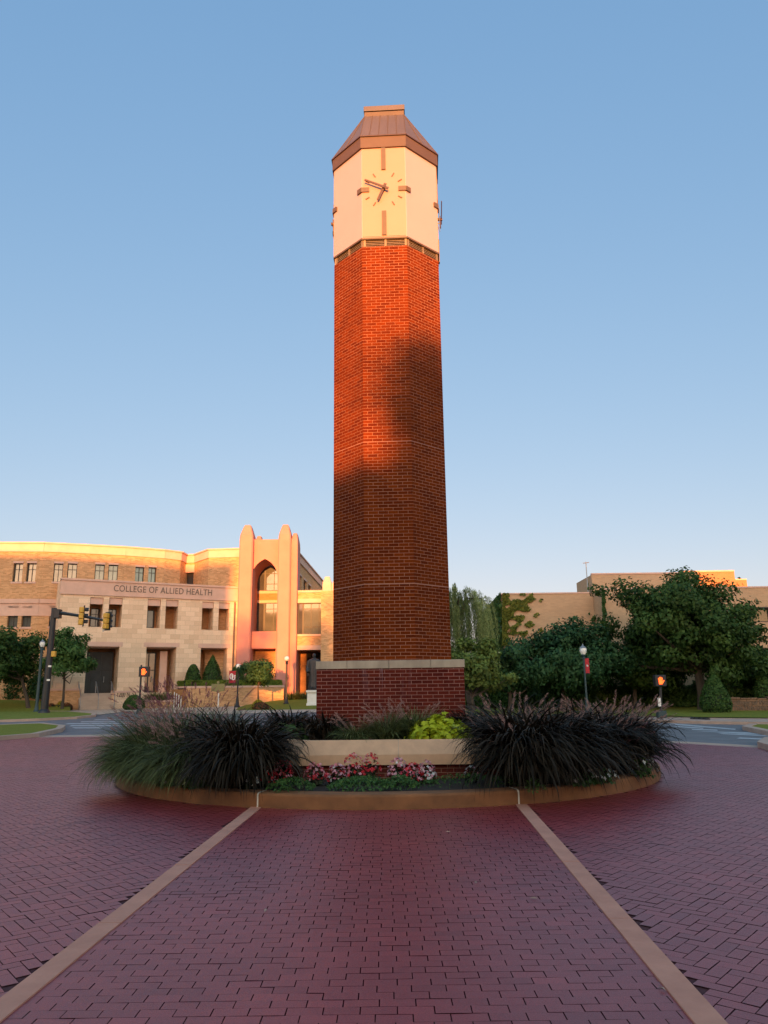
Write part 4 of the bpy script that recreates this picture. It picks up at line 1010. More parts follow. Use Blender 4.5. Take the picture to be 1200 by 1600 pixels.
t = text('1200 N. ST', .62, .02, M['letter'], 'lettering', aw_t, 1.05, 'LEFT'); place_on_wall(t, aww, .16, -.012, at(195, 1089, 64.4)[2], aw_t, (.62, 1))
lowwall('planter_bed_wall', 'low brick bed wall with pale cap behind the pedestrian signal', 'wall', PA(212, 1095, 63.2), PA(272, 1095, 64.8), .5, .25, at(240, 1094, 64)[2])
rb1, w1 = lowwall('raised_bed_wall', 'long buff brick wall with pale cap holding up the clipped hedge', 'wall', PA(291, 1090, 64.2), PA(443, 1090, 68.2), .5, .25, at(360, 1071.5, 66)[2])
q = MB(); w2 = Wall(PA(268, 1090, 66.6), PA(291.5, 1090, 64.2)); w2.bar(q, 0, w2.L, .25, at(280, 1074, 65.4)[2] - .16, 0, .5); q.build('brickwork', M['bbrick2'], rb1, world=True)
q = MB(); zc_ = at(360, 1071.5, 66)[2]; w2.bar(q, -.05, w2.L - .07, zc_ - .16, zc_ - .004, -.06, .56); q.build('cap', M['trim'], rb1, world=True)
bedz = zc_ - .15
q = MB(); q.poly([(*w2.pt(0, .3, bedz)[:2], bedz), (*w2.pt(w2.L, .3, bedz)[:2], bedz), (*w1.pt(w1.L, .3, 0)[:2], bedz), (w1.pt(w1.L, .3, 0)[0], 70.2, bedz), (w2.pt(0, 0, 0)[0], 69.5, bedz)])
tag(q.build('raised_bed_soil', M['soil']), kind='structure')
for i in range(4):
    px = 272 + i * 3.6; p = at(px, 1095, 64.6); tt = T('bollard', 'slim white post in front of the raised bed wall', 'post', (p[0], p[1], .36), 'slim white posts by the raised bed')
    q = MB(); q.tube([(p[0], p[1], .36), (p[0], p[1], at(px, 1082 + i * 2.2, 64.6)[2])], .04, 8); q.ball((p[0], p[1], at(px, 1082 + i * 2.2, 64.6)[2]), .045, n=8, m=5); q.build('post', M['white'], tt, world=True)

# ================================================================== TREES AND SHRUBS
def crown(root, mat, c, r, n, size, K=46, clump=.30, seed=0, flat=.45, asp=.6, lumps=None, name='crown', inner=.35, shear=0):
    g = np.random.default_rng(seed + 11); c = np.array(c, float); r = np.array(r, float)
    u = unit(g.normal(size=(K, 3))); u[:, 2] = np.where(u[:, 2] < -flat, -flat * g.random(K), u[:, 2])
    rad = inner + (1 - inner) * g.random(K) ** .55
    cc = c + u * rad[:, None] * r * (1 - clump * .55) * (1 + .22 * g.normal(size=(K, 1)))
    cc[:, 2] += shear * (c[0] - cc[:, 0])
    cs = clump * r.mean() * g.uniform(.55, 1.25, K)
    which = g.choice(K, n, p=cs ** 2 / (cs ** 2).sum())
    v = unit(g.normal(size=(n, 3))); rr = (.35 + .65 * g.random(n) ** .5) * (1 + .18 * g.normal(size=n))
    P = cc[which] + v * (rr * cs[which])[:, None] * np.array([1.15, 1.15, .8])
    Nn = v + .6 * unit(P - c) + np.array([0, 0, .35])
    base = .42 + .12 * g.normal(size=K)
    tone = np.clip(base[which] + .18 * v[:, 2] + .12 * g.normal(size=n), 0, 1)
    return quads(name, leaf_quads(P, Nn, size, asp, .55, .15), tone, mat, root, world=True), cc
def tree(name, label, cat, base, c, r, mat, n, size, trunk_r=.16, K=46, clump=.3, seed=0, group=None, flat=.45, limbs=9, inner=.35, asp=.6, shear=0):
    base = np.array(base, float); t = T(name, label, cat, base, group)
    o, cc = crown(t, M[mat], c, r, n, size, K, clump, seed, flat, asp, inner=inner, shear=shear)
    g = np.random.default_rng(seed + 5); c = np.array(c, float); fork = np.array([base[0] * .7 + c[0] * .3, base[1] * .7 + c[1] * .3, c[2] - r[2] * .55])
    q = MB(); q.tube([base - [0, 0, .1], base * .6 + fork * .4 + [.05, 0, 0], fork], [trunk_r * 1.35, trunk_r * .95, trunk_r * .75], 10)
    for k in g.choice(len(cc), min(limbs, len(cc)), replace=False):
        e = cc[k]; m = fork * .45 + e * .55 + g.normal(0, .12, 3) * r; q.tube([fork - [0, 0, .1], m, e], [trunk_r * .5, trunk_r * .28, trunk_r * .08], 6)
    q.build('trunk', M['bark'], t, world=True, smooth=True)
    return t
def ptree(name, label, px, pbase, Y, x0, x1, y0, y1, mat, n, size, ry=None, **kw):
    """crown filling the picture box x0..x1, y0..y1 at distance Y, trunk standing at px"""
    a, b = at(x0, (y0 + y1) / 2, Y), at(x1, (y0 + y1) / 2, Y); top, bot = at((x0 + x1) / 2, y0, Y)[2], at((x0 + x1) / 2, y1, Y)[2]
    rx = (b[0] - a[0]) / 2; rz = (top - bot) / 2; bx = at(px, pbase, Y)[0]
    return tree(name, label, 'tree', (bx, Y, gz(Y) + .05), ((a[0] + b[0]) / 2, Y, (top + bot) / 2), (rx, ry or rx * .9, rz), mat, n, size, **kw)
ptree('deciduous_tree', 'round dark green tree at the left edge of the picture on the lawn', 46, 1105, 60, -70, 68, 978, 1086, 'oak', 17000, .26, trunk_r=.14, seed=1, K=60)
ptree('young_tree', 'young green tree behind the traffic signal pole, in front of the pavilion', 97, 1100, 59.5, 64, 145, 974, 1084, 'maple', 9000, .22, trunk_r=.10, seed=2, K=52, clump=.26)
ptree('small_round_tree', 'small round tree in front of the entrance tower beside the red banner', 402, 1100, 60, 376, 434, 1030, 1082, 'bluish', 6500, .17, trunk_r=.07, seed=3, K=40)
# right side
ptree('oak_tree', 'big spreading dark oak in front of the tan brick building', 1100, 1108, 47, 954, 1198, 893, 1092, 'oak', 36000, .24, ry=3.6, trunk_r=.30, seed=14, K=200, clump=.2, shear=.19, flat=.8, limbs=16)
ptree('broad_tree', 'bluish green tree in front of the ivy wall, its top against the tan brick', 880, 1100, 48, 785, 980, 962, 1100, 'bluish', 20000, .24, ry=3.0, trunk_r=.18, seed=5, K=70, clump=.27, flat=.9)
ptree('broad_tree', 'dark tree between the bluish tree and the big oak', 990, 1108, 50, 925, 1075, 985, 1098, 'oak', 12000, .24, ry=2.4, trunk_r=.15, seed=6, K=50, flat=.9)
ptree('bushy_tree', 'yellow green bushy tree beside the tower under the willow', 736, 1118, 40, 690, 795, 1000, 1112, 'olive', 13000, .20, ry=1.7, trunk_r=.10, seed=7, K=48)
ptree('bushy_tree', 'dark bushy tree right of the yellow green one below the ivy corner', 795, 1110, 46, 752, 850, 1000, 1105, 'bluish', 10000, .22, ry=1.8, trunk_r=.12, seed=8, K=44)
ptree('broad_tree', 'dark tree at the right edge of the picture behind the sign wall', 1215, 1105, 50, 1130, 1300, 1000, 1092, 'oak', 12000, .24, ry=2.4, trunk_r=.2, seed=9, K=48)
def shrub(name, label, c, r, mat, n, size, cat='shrub', group=None, core=True, shape=0.0, seed=0):
    """clipped shrub: a leafy shell round an added dark core that blocks light"""
    c = np.array(c, float); r = np.array(r, float); t = T(name, label, cat, (c[0], c[1], c[2]), group); g = np.random.default_rng(seed + 77)
    z = g.random(n); th = g.random(n) * 2 * np.pi
    pr = np.sqrt(np.clip(1 - z ** 2, 0, 1)) if shape == 0 else (1 - z ** shape) * .9 + .1 * np.sqrt(1 - z)
    pr = np.minimum(pr, .72 + 1.6 * z); rr = .88 + .14 * g.random(n)
    P = c + np.stack([pr * np.cos(th) * rr * r[0], pr * np.sin(th) * rr * r[1], z * r[2] * (.96 + .06 * g.random(n))], 1)
    Nn = np.stack([np.cos(th), np.sin(th), .2 + z], 1)
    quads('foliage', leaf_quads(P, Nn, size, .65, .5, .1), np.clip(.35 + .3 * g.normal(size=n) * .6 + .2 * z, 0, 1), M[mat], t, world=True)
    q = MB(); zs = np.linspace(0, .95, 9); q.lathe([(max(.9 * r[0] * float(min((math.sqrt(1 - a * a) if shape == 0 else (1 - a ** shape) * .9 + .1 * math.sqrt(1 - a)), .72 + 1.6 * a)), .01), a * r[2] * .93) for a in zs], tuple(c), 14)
    cobj = q.build('blocking_core', M['hedgecore'], t, world=True, smooth=True)
    for v in cobj.data.vertices: v.co.y = v.co.y * r[1] / r[0]
    return t
M['hedgecore'] = plain('shrub_core', (.018, .032, .010), .95)  # solid dark core added inside foliage to stop light passing through
def pshrub(name, label, px, py0, py1, wpx, Y, mat, n, size, zbase=None, **kw):
    p = at(px, py1, Y); top = at(px, py0, Y)[2]; zb = p[2] if zbase is None else zbase
    rx = wpx / F * np.dot(np.array([p[0], Y, zb - HC]), FWD) / 2
    return shrub(name, label, (p[0], Y, zb), (rx, rx, top - zb), mat, n, size, **kw)
TG = 'clipped dome shrubs against the college'
pshrub('dome_shrub', 'clipped green dome shrub left of the dark loggia opening', 301, 1038, 1066, 26, 67.0, 'hedge', 1500, .15, zbase=bedz, group=TG, seed=1)
pshrub('cone_shrub', 'tall dark pointed shrub standing in the dark loggia opening', 331, 1024, 1066, 34, 67.6, 'oak', 1700, .16, zbase=bedz, group=TG, shape=2.0, seed=2)
pshrub('dome_shrub', 'clipped dome shrub half hidden behind the red banner', 370, 1039, 1066, 26, 68.2, 'hedge', 1300, .15, zbase=bedz, group=TG, seed=3)
pshrub('cone_shrub', 'clipped dark green cone shrub left of the stone sign wall', 1120, 1052, 1114, 50, 43.5, 'hedge', 3000, .13, zbase=.12, shape=2.2, seed=4)
pshrub('cone_shrub', 'dark green cone shrub right at the picture edge behind the sign wall', 1196, 1052, 1105, 40, 46.5, 'oak', 1800, .15, zbase=.12, shape=2.2, seed=5)
pshrub('dark_shrub', 'very dark low rounded bush beside the left pedestrian signal', 209, 1086, 1106, 34, 61.5, 'oak', 1200, .15, zbase=.3, seed=6)
pshrub('yellow_shrub', 'low yellow flowered bush at the foot of the small round tree', 403, 1093, 1104, 22, 59.0, 'yellowflower', 500, .1, zbase=.25, seed=7)
pshrub('red_shrub', 'low reddish bush in front of the yellow one under the small round tree', 408, 1097, 1106, 26, 58.4, 'redshrub', 500, .1, zbase=.25, seed=8)
pshrub('yellow_shrub', 'low yellow bush at the foot of the young tree by the retaining wall', 94, 1095, 1104, 13, 61, 'yellowflower', 300, .1, zbase=.3, seed=9)
pshrub('red_shrub', 'low reddish bush beside the yellow one by the retaining wall', 104, 1098, 1105, 20, 61.2, 'redshrub', 400, .1, zbase=.3, seed=10)
pshrub('red_shrub', 'low brownish bush on the left of the yellow one by the retaining wall', 80, 1099, 1105, 16, 61.2, 'redshrub', 300, .1, zbase=.3, seed=11)
# the long clipped hedge on the raised bed
hg = T('clipped_hedge', 'long low clipped yellowish hedge on top of the raised bed wall', 'hedge', (*w1.pt(w1.L / 2, .7, 0)[:2], bedz))
n = 5200; V = []
for w, nn_, ln in ((w1, 4400, w1.L), (w2, 800, w2.L)):
    u = rng.random(nn_) * ln; a = rng.random(nn_); ztop = at(360, 1063.5, 66.6)[2]
    off = np.where(a < .5, .42, .42 + rng.random(nn_) * .8); zz_ = np.where(a < .5, bedz + rng.random(nn_) * (ztop - bedz), ztop) + rng.normal(0, .02, nn_)
    P = np.stack([w.a[0] + w.d[0] * u - w.n[0] * off, w.a[1] + w.d[1] * u - w.n[1] * off, zz_], 1)
    Nn = np.where((a < .5)[:, None], np.array([w.n[0], w.n[1], .3]), np.array([0, 0, 1.]))
    V.append(leaf_quads(P, Nn, .15, .65, .45))
V = np.concatenate(V); quads('foliage', V, np.clip(rng.normal(.45, .25, len(V)), 0, 1), M['hedgel'], hg, world=True)
q = MB(); w1.bar(q, .05, w1.L, bedz, ztop - .05, .46, 1.2); w2.bar(q, .05, w2.L - .3, bedz, ztop - .05, .46, 1.2); q.build('blocking_core', M['hedgecore'], hg, world=True)
def hedge(name, label, Pa, Pb, z0, z1, depth, mat, n, size):
    w = Wall(Pa, Pb); m_ = w.pt(w.L / 2, 0, z0); t = T(name, label, 'hedge', m_)
    u = rng.random(n) * w.L; a = rng.random(n); zt = z1 + .16 * (z1 - z0) * (np.sin(u * 1.9) + np.sin(u * .83 + 1) + .6 * np.sin(u * 4.1)); k = a < .68
    off = np.where(k, .25 * np.sin(u * 2.3) * .6 + .2 * rng.random(n), depth * rng.random(n)); zz_ = np.where(k, z0 + rng.random(n) * (zt - z0), zt + .1 * rng.normal(size=n))
    P = np.stack([w.a[0] + w.d[0] * u - w.n[0] * off, w.a[1] + w.d[1] * u - w.n[1] * off, zz_], 1)
    Nn = np.where(k[:, None], np.array([w.n[0], w.n[1], .3]), np.array([0, -.3, 1.]))
    quads('foliage', leaf_quads(P, Nn, size, .65, .6), np.clip(rng.normal(.35, .25, n), 0, 1), M[mat], t, world=True)
    q = MB(); w.bar(q, 0, w.L, z0, z1 - .3 * (z1 - z0), .3, depth); q.build('blocking_core', M['hedgecore'], t, world=True); return t
hedge('evergreen_hedge', 'dark evergreen shrub border in the shade under the trees left of the oak', PA(690, 1090, 52.5), PA(1010, 1090, 51.5), .3, 2.1, 1.6, 'oak', 9000, .24)
hedge('evergreen_hedge', 'dark evergreen shrub border in the shade behind the oak trunk and the sign wall', PA(1012, 1090, 51), PA(1330, 1090, 50), .3, 1.7, 1.4, 'oak', 8000, .24)
hedge('evergreen_hedge', 'dark shrub border behind the lawn at the left edge along the curved wing', PA(-120, 1080, 66.5), PA(112, 1080, 66.2), 1.2, 2.9, 1.2, 'oak', 5000, .24)
def grassy(name, label, px, pyb, Y, wpx, hpx, n, mat='fount', npl=0, zb=None, group=None, pm='plume'):
    p = at(px, pyb, Y); zb = p[2] if zb is None else zb; k = Y / F; t = T(name, label, 'ornamental grass', (p[0], Y, zb), group)
    tuft(t, 'blade', M[mat], (p[0], Y, zb), n, hpx * k * 1.25, .05, wpx * k * .3, bend=(20, 90), segs=5)
    if npl: plumes(t, M[pm], None, (p[0], Y, zb), npl, hpx * k * 1.35, wpx * k * .3, head=.45, rad=.05, bris=24)
    return t
BG = 'grass clumps in front of the glazed bay'
grassy('tall_grass_clump', 'tawny grass clump left of the statue in front of the glazed bay', 457, 1080, 68.6, 20, 17, 420, zb=.6, group=BG)
grassy('tall_grass_clump', 'tawny grass clump right behind the statue pedestal', 474, 1080, 68.4, 18, 16, 380, zb=.6, group=BG)
grassy('tall_grass_clump', 'tawny grass clump between statue and the brick plinth of the clock tower', 498, 1080, 68.2, 18, 15, 380, zb=.6, group=BG)
grassy('tall_grass_clump', 'purple plumed grass bed right of the left pedestrian signal', 246, 1094, 64.8, 46, 17, 700, npl=50, zb=at(240, 1094, 64)[2] - .2, pm='plumed')
grassy('tall_grass_clump', 'small purple plumed grass left of the left pedestrian signal', 217, 1097, 63.0, 18, 16, 200, npl=26, zb=.45, pm='plumed')
grassy('tall_grass_clump', 'pale dry grass row on the hedge top below the tall dark pointed shrub', 338, 1066, 66.9, 34, 6, 300, npl=10, zb=bedz)
# willow: hanging strands from a domed top
p = at(738, 1110, 44); wl = T('willow_tree', 'pale green weeping willow hanging beside the clock tower', 'tree', (p[0], 44, gz(44) + .05))
g = np.random.default_rng(3); nS = 900; top = at(725, 915, 44)[2]; cx = at(712, 1000, 44)[0]; V = []; tn = []
nB = 105; bt = g.random(nB) * 2 * np.pi; br = np.sqrt(g.random(nB)) * 2.15; bl = g.uniform(.45, 1.0, nB); bz = g.random(nB) ** 2 * .9; bc = g.uniform(.08, .8, nB)
for i in range(nS):
    k = i % nB; r_ = br[k] + g.normal(0, .09); t0 = bt[k] + g.normal(0, .05)
    x0, y0 = cx + r_ * np.cos(t0), 44 + r_ * np.sin(t0) * .9
    z0 = top - .26 * abs(r_) ** 1.6 - bz[k] + .1 * g.normal(); ln = max(min(5.2 * bl[k] * g.uniform(.8, 1.1), z0 - 1.0), .6); m = int(ln / .06); s = np.linspace(0, 1, m)
    ph = bt[k]; hx = .42 * (1 - np.exp(-3 * s)); P = np.stack([x0 + np.cos(ph) * hx + .02 * g.normal(size=m), y0 + np.sin(ph) * hx + .02 * g.normal(size=m), z0 + .28 * np.sin(np.minimum(s * 6, np.pi)) * (1 - s) - ln * np.maximum(s - .05, 0)], 1)
    nn = unit(g.normal(size=(m, 3)) * [1, 1, .2]); t_ = unit(np.array([0, 0, -1.]) + .28 * g.normal(size=(m, 3))); b = unit(np.cross(nn, t_)); L_ = g.uniform(.12, .2, m)[:, None]
    V.append(np.stack([P, P + t_ * L_ * .5 + b * .013, P + t_ * L_, P + t_ * L_ * .5 - b * .013], 1)); tn.append(np.clip(bc[k] + g.normal(0, .1, m), 0, 1))
quads('crown', np.concatenate(V), np.concatenate(tn), M['willow'], wl, world=True)
q = MB(); q.tube([p, (cx, 44, top - 2.2)], [.22, .14], 8)
for k in range(9):
    a = k * .7; q.tube([(cx, 44, top - 2.4), (cx + .9 * math.cos(a), 44 + .9 * math.sin(a), top - .8), (cx + 1.9 * math.cos(a), 44 + 1.8 * math.sin(a), top - .9)], [.1, .06, .02], 5)
q.build('trunk', M['bark'], wl, world=True, smooth=True)

# ================================================================== TAN BRICK BUILDING (right)
YR = 56.0
ph = T('tan_brick_building', 'low tan brick building with flat roof, ivy corner and window strip', 'building', (20, YR, .2))
zr = at(860, 928, YR)[2]; xL, xS = at(786, 960, YR)[0], at(942, 960, YR)[0]
q, cpm = MB(), MB()
wA = Wall((xL, YR), (xS, YR)); YS = YR * (at(860, 928, YR)[2] - HC) / (at(970, 921, YR)[2] - HC); YS = 53.8
zr2 = at(970, 921, YS)[2]; xS2 = at(942, 960, YS)[0]
wA.build(q, 0, zr)
wS = Wall((at(760, 960, 70)[0], 74), (xL, YR)); wS.build(q, 0, zr, [(wS.L * .12, wS.L * .86, 3.4, 4.6, .6)])
wB = Wall((xS2, YS), (at(1420, 960, YS)[0], YS))
z0w, z1w = at(1180, 972.5, YS)[2], at(1180, 950, YS)[2]; u0w = wB.onp(1158, 960)[0]
zl1 = at(1180, 1008, YS)[2]
wB.build(q, 0, zr2, [(u0w, wB.L - 1, z0w, z1w, .55), (u0w - 2.5, wB.L - 1, .3, zl1 - .2, 1.6)])
Wall((xS2, YR + .1), (xS2, YS)).build(q, 0, zr2)
q.build('wall', M['rbrick'], ph, world=True)
for w, z in ((wA, zr), (wS, zr), (wB, zr2)): w.bar(cpm, 0, w.L, z, z + .10, -.05, .35)
cpm.build('coping', M['trim'], ph, world=True)
MB().poly([(xL, YR, zr - .2), (xS, YR, zr - .2), (xS2, YS, zr - .2), (60, YS, zr - .2), (60, 80, zr - .2), (at(760, 960, 70)[0], 74, zr - .2)]).build('roof', M['roofing'], ph, world=True)
for i in range(6):
    a = u0w + i * 2.25; wB.window(ph, a + .03, a + 2.2, z0w, z1w, .45, vs=(), hs=(.95,), fw=.10, pane='glassw')
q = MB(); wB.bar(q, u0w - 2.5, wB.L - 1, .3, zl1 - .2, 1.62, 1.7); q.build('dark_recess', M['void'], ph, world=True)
q = MB(); wB.bar(q, u0w, wB.L - 1, z1w - .02, z1w + .06, -.10, .02); q.build('window_lintel', M['frame'], ph, world=True)
# roof-top blocks
def pent(name, x0, x1, py, Y, mat, depth, xl=None, label=None):
    a, b = at(x0, 910, Y)[0], at(x1, 910, Y)[0]; z = at((x0 + x1) / 2, py, Y)[2]; w = Wall((a, Y), (b, Y)); q = MB(); w.build(q, zr - .3, z)
    Wall((at(xl, 915, Y + depth)[0], Y + depth) if xl else (a, Y + depth), (a, Y)).build(q, zr - .3, z); Wall((b, Y), (b + .6, Y + depth)).build(q, zr - .3, z)
    q.poly([(a, Y, z - .02), (b, Y, z - .02), (b + .6, Y + depth, z - .02), (a, Y + depth, z - .02)]); o = q.build(name, M[mat], ph, world=True)
    cq = MB(); w.bar(cq, 0, w.L, z, z + .12, -.05, .3); cq.build('coping', M['trim'], o, world=True); return o
pent('penthouse', 925, 1092, 897, 61.0, 'rbrick', 5, 901)
pent('penthouse', 1070, 1149, 893.5, 63.5, 'rbrick_sunlit', 9)
pent('penthouse', 1149, 1167, 906.5, 66.0, 'rbrick_sunlit', 8)
ma = T('radio_mast', 'thin antenna mast on the roof of the tan brick building', 'antenna', (at(919, 925, 60)[0], 60, zr))
q = MB(); a, b = at(919, 928, 60), at(916, 878, 60); q.tube([a, (a[0], 60, b[2])], .035, 6); q.build('pole', M['grey'], ma, world=True)
q = MB(); q.tube([(a[0] - .25, 60, b[2] - .1), (a[0] + .25, 60, b[2] - .05)], .03, 5); q.build('crossbar', M['grey'], ma, world=True)
# ivy on the corner and on the jog
def ivy(label, pts, nrm, mat, size=.22):
    P = np.array(pts); t = T('ivy_vine', label, 'ivy', P[P[:, 2].argmin()], 'ivy on the tan brick building')
    P = P + np.array(nrm) * (.05 + .1 * rng.random((len(P), 1)))
    quads('foliage', leaf_quads(P, np.tile(np.array(nrm, float) + [0, 0, .2], (len(P), 1)), size, .75, .5, .3), np.clip(rng.normal(.45, .27, len(P)), 0, 1), M[mat], t, world=True)
n = 9000; u = rng.random(n) ** .8 * wS.L * .98; u = wS.L - u; z = rng.random(n) * (zr + .1)
kk = ~((u > wS.L * .12) & (u < wS.L * .86) & (z > 3.3) & (z < 4.7) & (rng.random(n) > .25))
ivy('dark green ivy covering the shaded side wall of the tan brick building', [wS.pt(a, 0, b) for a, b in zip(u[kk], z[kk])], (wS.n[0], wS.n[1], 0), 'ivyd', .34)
pts = []
for _ in range(34000):
    px, py = 786 + 75 * rng.random() ** 1.6, 928 + 80 * rng.random()
    e = math.sin(px * .31 + py * .17) + math.sin(px * .13 - py * .29 + 1) + .8 * math.sin(py * .5 + px * .05)
    d = (px - 786)
    if d < 5 + 2.5 * e + 6 * rng.random() ** 3: ok_ = rng.random() < .9
    elif abs((py - 931) - (30 - d * .62) * 1.0 + 0) < (11 - d * .12 + 3 * e) * (.5 + .9 * rng.random()) and d < 46: ok_ = rng.random() < .55
    elif 952 < py < 990 and d < 44 and e > .1 + .8 * rng.random(): ok_ = rng.random() < .45
    elif e > 1.1 and d < 62: ok_ = rng.random() < .14
    else: ok_ = False
    if ok_: p = at(px, py, YR); pts.append((p[0], YR, p[2]))
ivy('yellow green ivy climbing over the front corner of the tan brick building', pts[:4600], (0, -1, 0), 'ivy', .19)
pts = []
for _ in range(7000):
    px, py = 920 + 40 * rng.random(), 925 + 85 * rng.random(); d = px - 941 - .05 * (py - 925)
    e = math.sin(px * .5 + py * .23) + math.sin(px * .21 - py * .33)
    if abs(d) < 3.6 + .8 * e or (py > 958 and d < 4 and d > -22 and e > 1.05 and rng.random() < .5) or (py > 980 and e > .9 and rng.random() < .4):
        p = at(px, py, YS - .1 if d > 0 else YR - .3); pts.append(tuple(p))
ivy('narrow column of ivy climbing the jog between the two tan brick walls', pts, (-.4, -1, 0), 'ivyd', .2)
# sign wall of rough stone
Ys = 45.5; a, b = at(1140, 1100, Ys), at(1262, 1100, Ys - .9)
sw = T('stone_sign_wall', 'low rough stone wall carrying the name of the college of pharmacy', 'sign', (b[0], Ys, .12)); w = Wall(a, b)
M['rough'] = brick('rough_sandstone', (.27, .165, .105), (.20, .12, .08), (.12, .075, .05), .55, .26, .02, .8, big=.3)
q = MB(); w.bar(q, .02, w.L, .0, at(1170, 1092.5, Ys)[2], 0, .6); q.build('stonework', M['rough'], sw, world=True)
q = MB(); g = np.random.default_rng(5); uu = -.05
while uu < w.L:
    l = g.uniform(.35, .75); w.bar(q, uu, uu + l - .02, at(1170, 1092.5, Ys)[2], at(1170, 1092.5, Ys)[2] + g.uniform(.05, .14), -.06, .66); uu += l
q.build('cap_stones', M['rough'], sw, world=True, bevel=.03)
for body, py, size in (('College of Pharmacy', 1101, .36), ('The University of Oklahoma', 1108.8, .33)):
    t = text(body, size, .02, M['letter'], 'lettering', sw, 1.0, 'LEFT', .004); z = at(1170, py, Ys)[2]; place_on_wall(t, w, w.onp(1146 if size < .35 else 1136, py)[0] + (.0 if size < .35 else .15), -.012, z, sw)

# ================================================================== STREET FURNITURE
def logo(parent, x, y, z, s, facing=-1, axis='x'):
    """interlocked white O and U on a red banner; flat strips in the plane of the cloth"""
    q = MB()
    def ring(cx, cz, rx, rz, w, a0, a1, off, n=22):
        for i in range(n):
            t0, t1 = a0 + (a1 - a0) * i / n, a0 + (a1 - a0) * (i + 1) / n
            P = lambda t, k: (x + cx + (rx + k) * math.cos(t), y + facing * off, z + cz + (rz + k) * math.sin(t))
            q.poly([P(t0, -w), P(t1, -w), P(t1, w), P(t0, w)])
    ring(-.10 * s, .07 * s, .17 * s, .27 * s, .055 * s, 0, 2 * math.pi, .014)
    ring(.12 * s, -.13 * s, .15 * s, .16 * s, .055 * s, math.pi, 2 * math.pi, .017)
    for sg in (-1, 1):
        xx = x + .12 * s + sg * .15 * s; q.poly([(xx - .055 * s, y + facing * .017, z - .13 * s), (xx + .055 * s, y + facing * .017, z - .13 * s), (xx + .055 * s, y + facing * .017, z + .20 * s), (xx - .055 * s, y + facing * .017, z + .20 * s)])
        q.poly([(xx - .09 * s, y + facing * .0185, z + .15 * s), (xx + .09 * s, y + facing * .0185, z + .15 * s), (xx + .09 * s, y + facing * .0185, z + .21 * s), (xx - .09 * s, y + facing * .0185, z + .21 * s)])
    q.build('emblem', M['white'], parent, world=True)
def lamp(label, px, pyb, pyt, Y, acorn=False, mat='black', rad=.06, banner=None, group='street lamps', free=False):
    b = at(px, pyb, Y); b[2] = b[2] if free else gz(Y); top = at(px, pyt, Y)[2]; x, z0 = b[0], b[2]; h = top - z0
    t = T('street_lamp', label, 'street lamp', (x, Y, z0), group)
    gr_ = .21; zg = top - 2 * gr_ - (.1 if acorn else 0)
    q = MB(); q.lathe([(.24, -.05), (.24, .12), (.17, .2), (.13, .45), (.10, .75), (rad * 1.15, .95), (rad, 1.1), (rad * .85, zg - z0 - .25), (rad * 1.6, zg - z0 - .22), (rad * 1.1, zg - z0 - .15), (.13, zg - z0 - .03), (.13, zg - z0)], (x, Y, z0), 14); q.build('post', M[mat], t, world=True, smooth=True)
    q = MB()
    if acorn: q.lathe([(.10, 0), (.17, .10), (.20, .26), (.17, .38), (.09, .46), (.02, .5)], (x, Y, zg), 14)
    else: q._ball((x, Y, zg + gr_ * .95), gr_, 1, 1, 1, 16, 10)
    q.build('globe', M['globe'], t, world=True, smooth=True)
    if acorn: q = MB(); q.lathe([(.20, .36), (.13, .43), (.04, .50), (.015, .6)], (x, Y, zg), 12); q.build('finial', M['grey'], t, world=True, smooth=True)
    if banner:
        x0, x1, y0, y1 = banner; xa_, xb_ = at(x0, (y0 + y1) / 2, Y)[0], at(x1, (y0 + y1) / 2, Y)[0]; za, zb = at(px, y1, Y)[2], at(px, y0, Y)[2]
        q = MB(); n = 10
        for i in range(n):
            a, c = i / n, (i + 1) / n; f = lambda u: Y - .02 + .006 * math.sin(u * 5)
            q.hexa([(xa_ + (xb_ - xa_) * a, f(a), za), (xa_ + (xb_ - xa_) * c, f(c), za), (xa_ + (xb_ - xa_) * c, f(c) + .008, za), (xa_ + (xb_ - xa_) * a, f(a) + .008, za)],
                   [(xa_ + (xb_ - xa_) * a, f(a), zb), (xa_ + (xb_ - xa_) * c, f(c), zb), (xa_ + (xb_ - xa_) * c, f(c) + .008, zb), (xa_ + (xb_ - xa_) * a, f(a) + .008, zb)])
        bo = q.build('banner', M['red'], t, world=True)
        logo(bo, (xa_ + xb_) / 2, Y - .022, (za + zb) / 2, min(1.0, (xb_ - xa_) / .62 * 1.0) * (zb - za) / 1.15 * (1.0 if (xb_ - xa_) > .5 else .62))
        q = MB()
        for z in (za - .02, zb + .02): q.tube([(x, Y, z), (xa_ if abs(xa_ - x) > abs(xb_ - x) else xb_, Y - .015, z)], .018, 5)
        q.build('banner_arm', M['black'], t, world=True)
    return t
lamp('black lamp post with white globe and red banner before the dome shrubs', 370.5, 1104, 1037, 63.5, banner=(358, 368.5, 1048.5, 1067))
lamp('black lamp post with glowing white globe on the lawn left of the statue', 447, 1101, 1025, 64.5, rad=.085, free=True)
lamp('dark lamp post with acorn lantern and narrow red banner in front of the bluish tree', 917.5, 1106, 1008, 43.0, True, 'teal', banner=(914.5, 920.5, 1028.5, 1052))
lamp('teal lamp post half hidden behind the round tree at the left edge', 57, 1108, 1000, 57.5, True, 'teal', rad=.11)
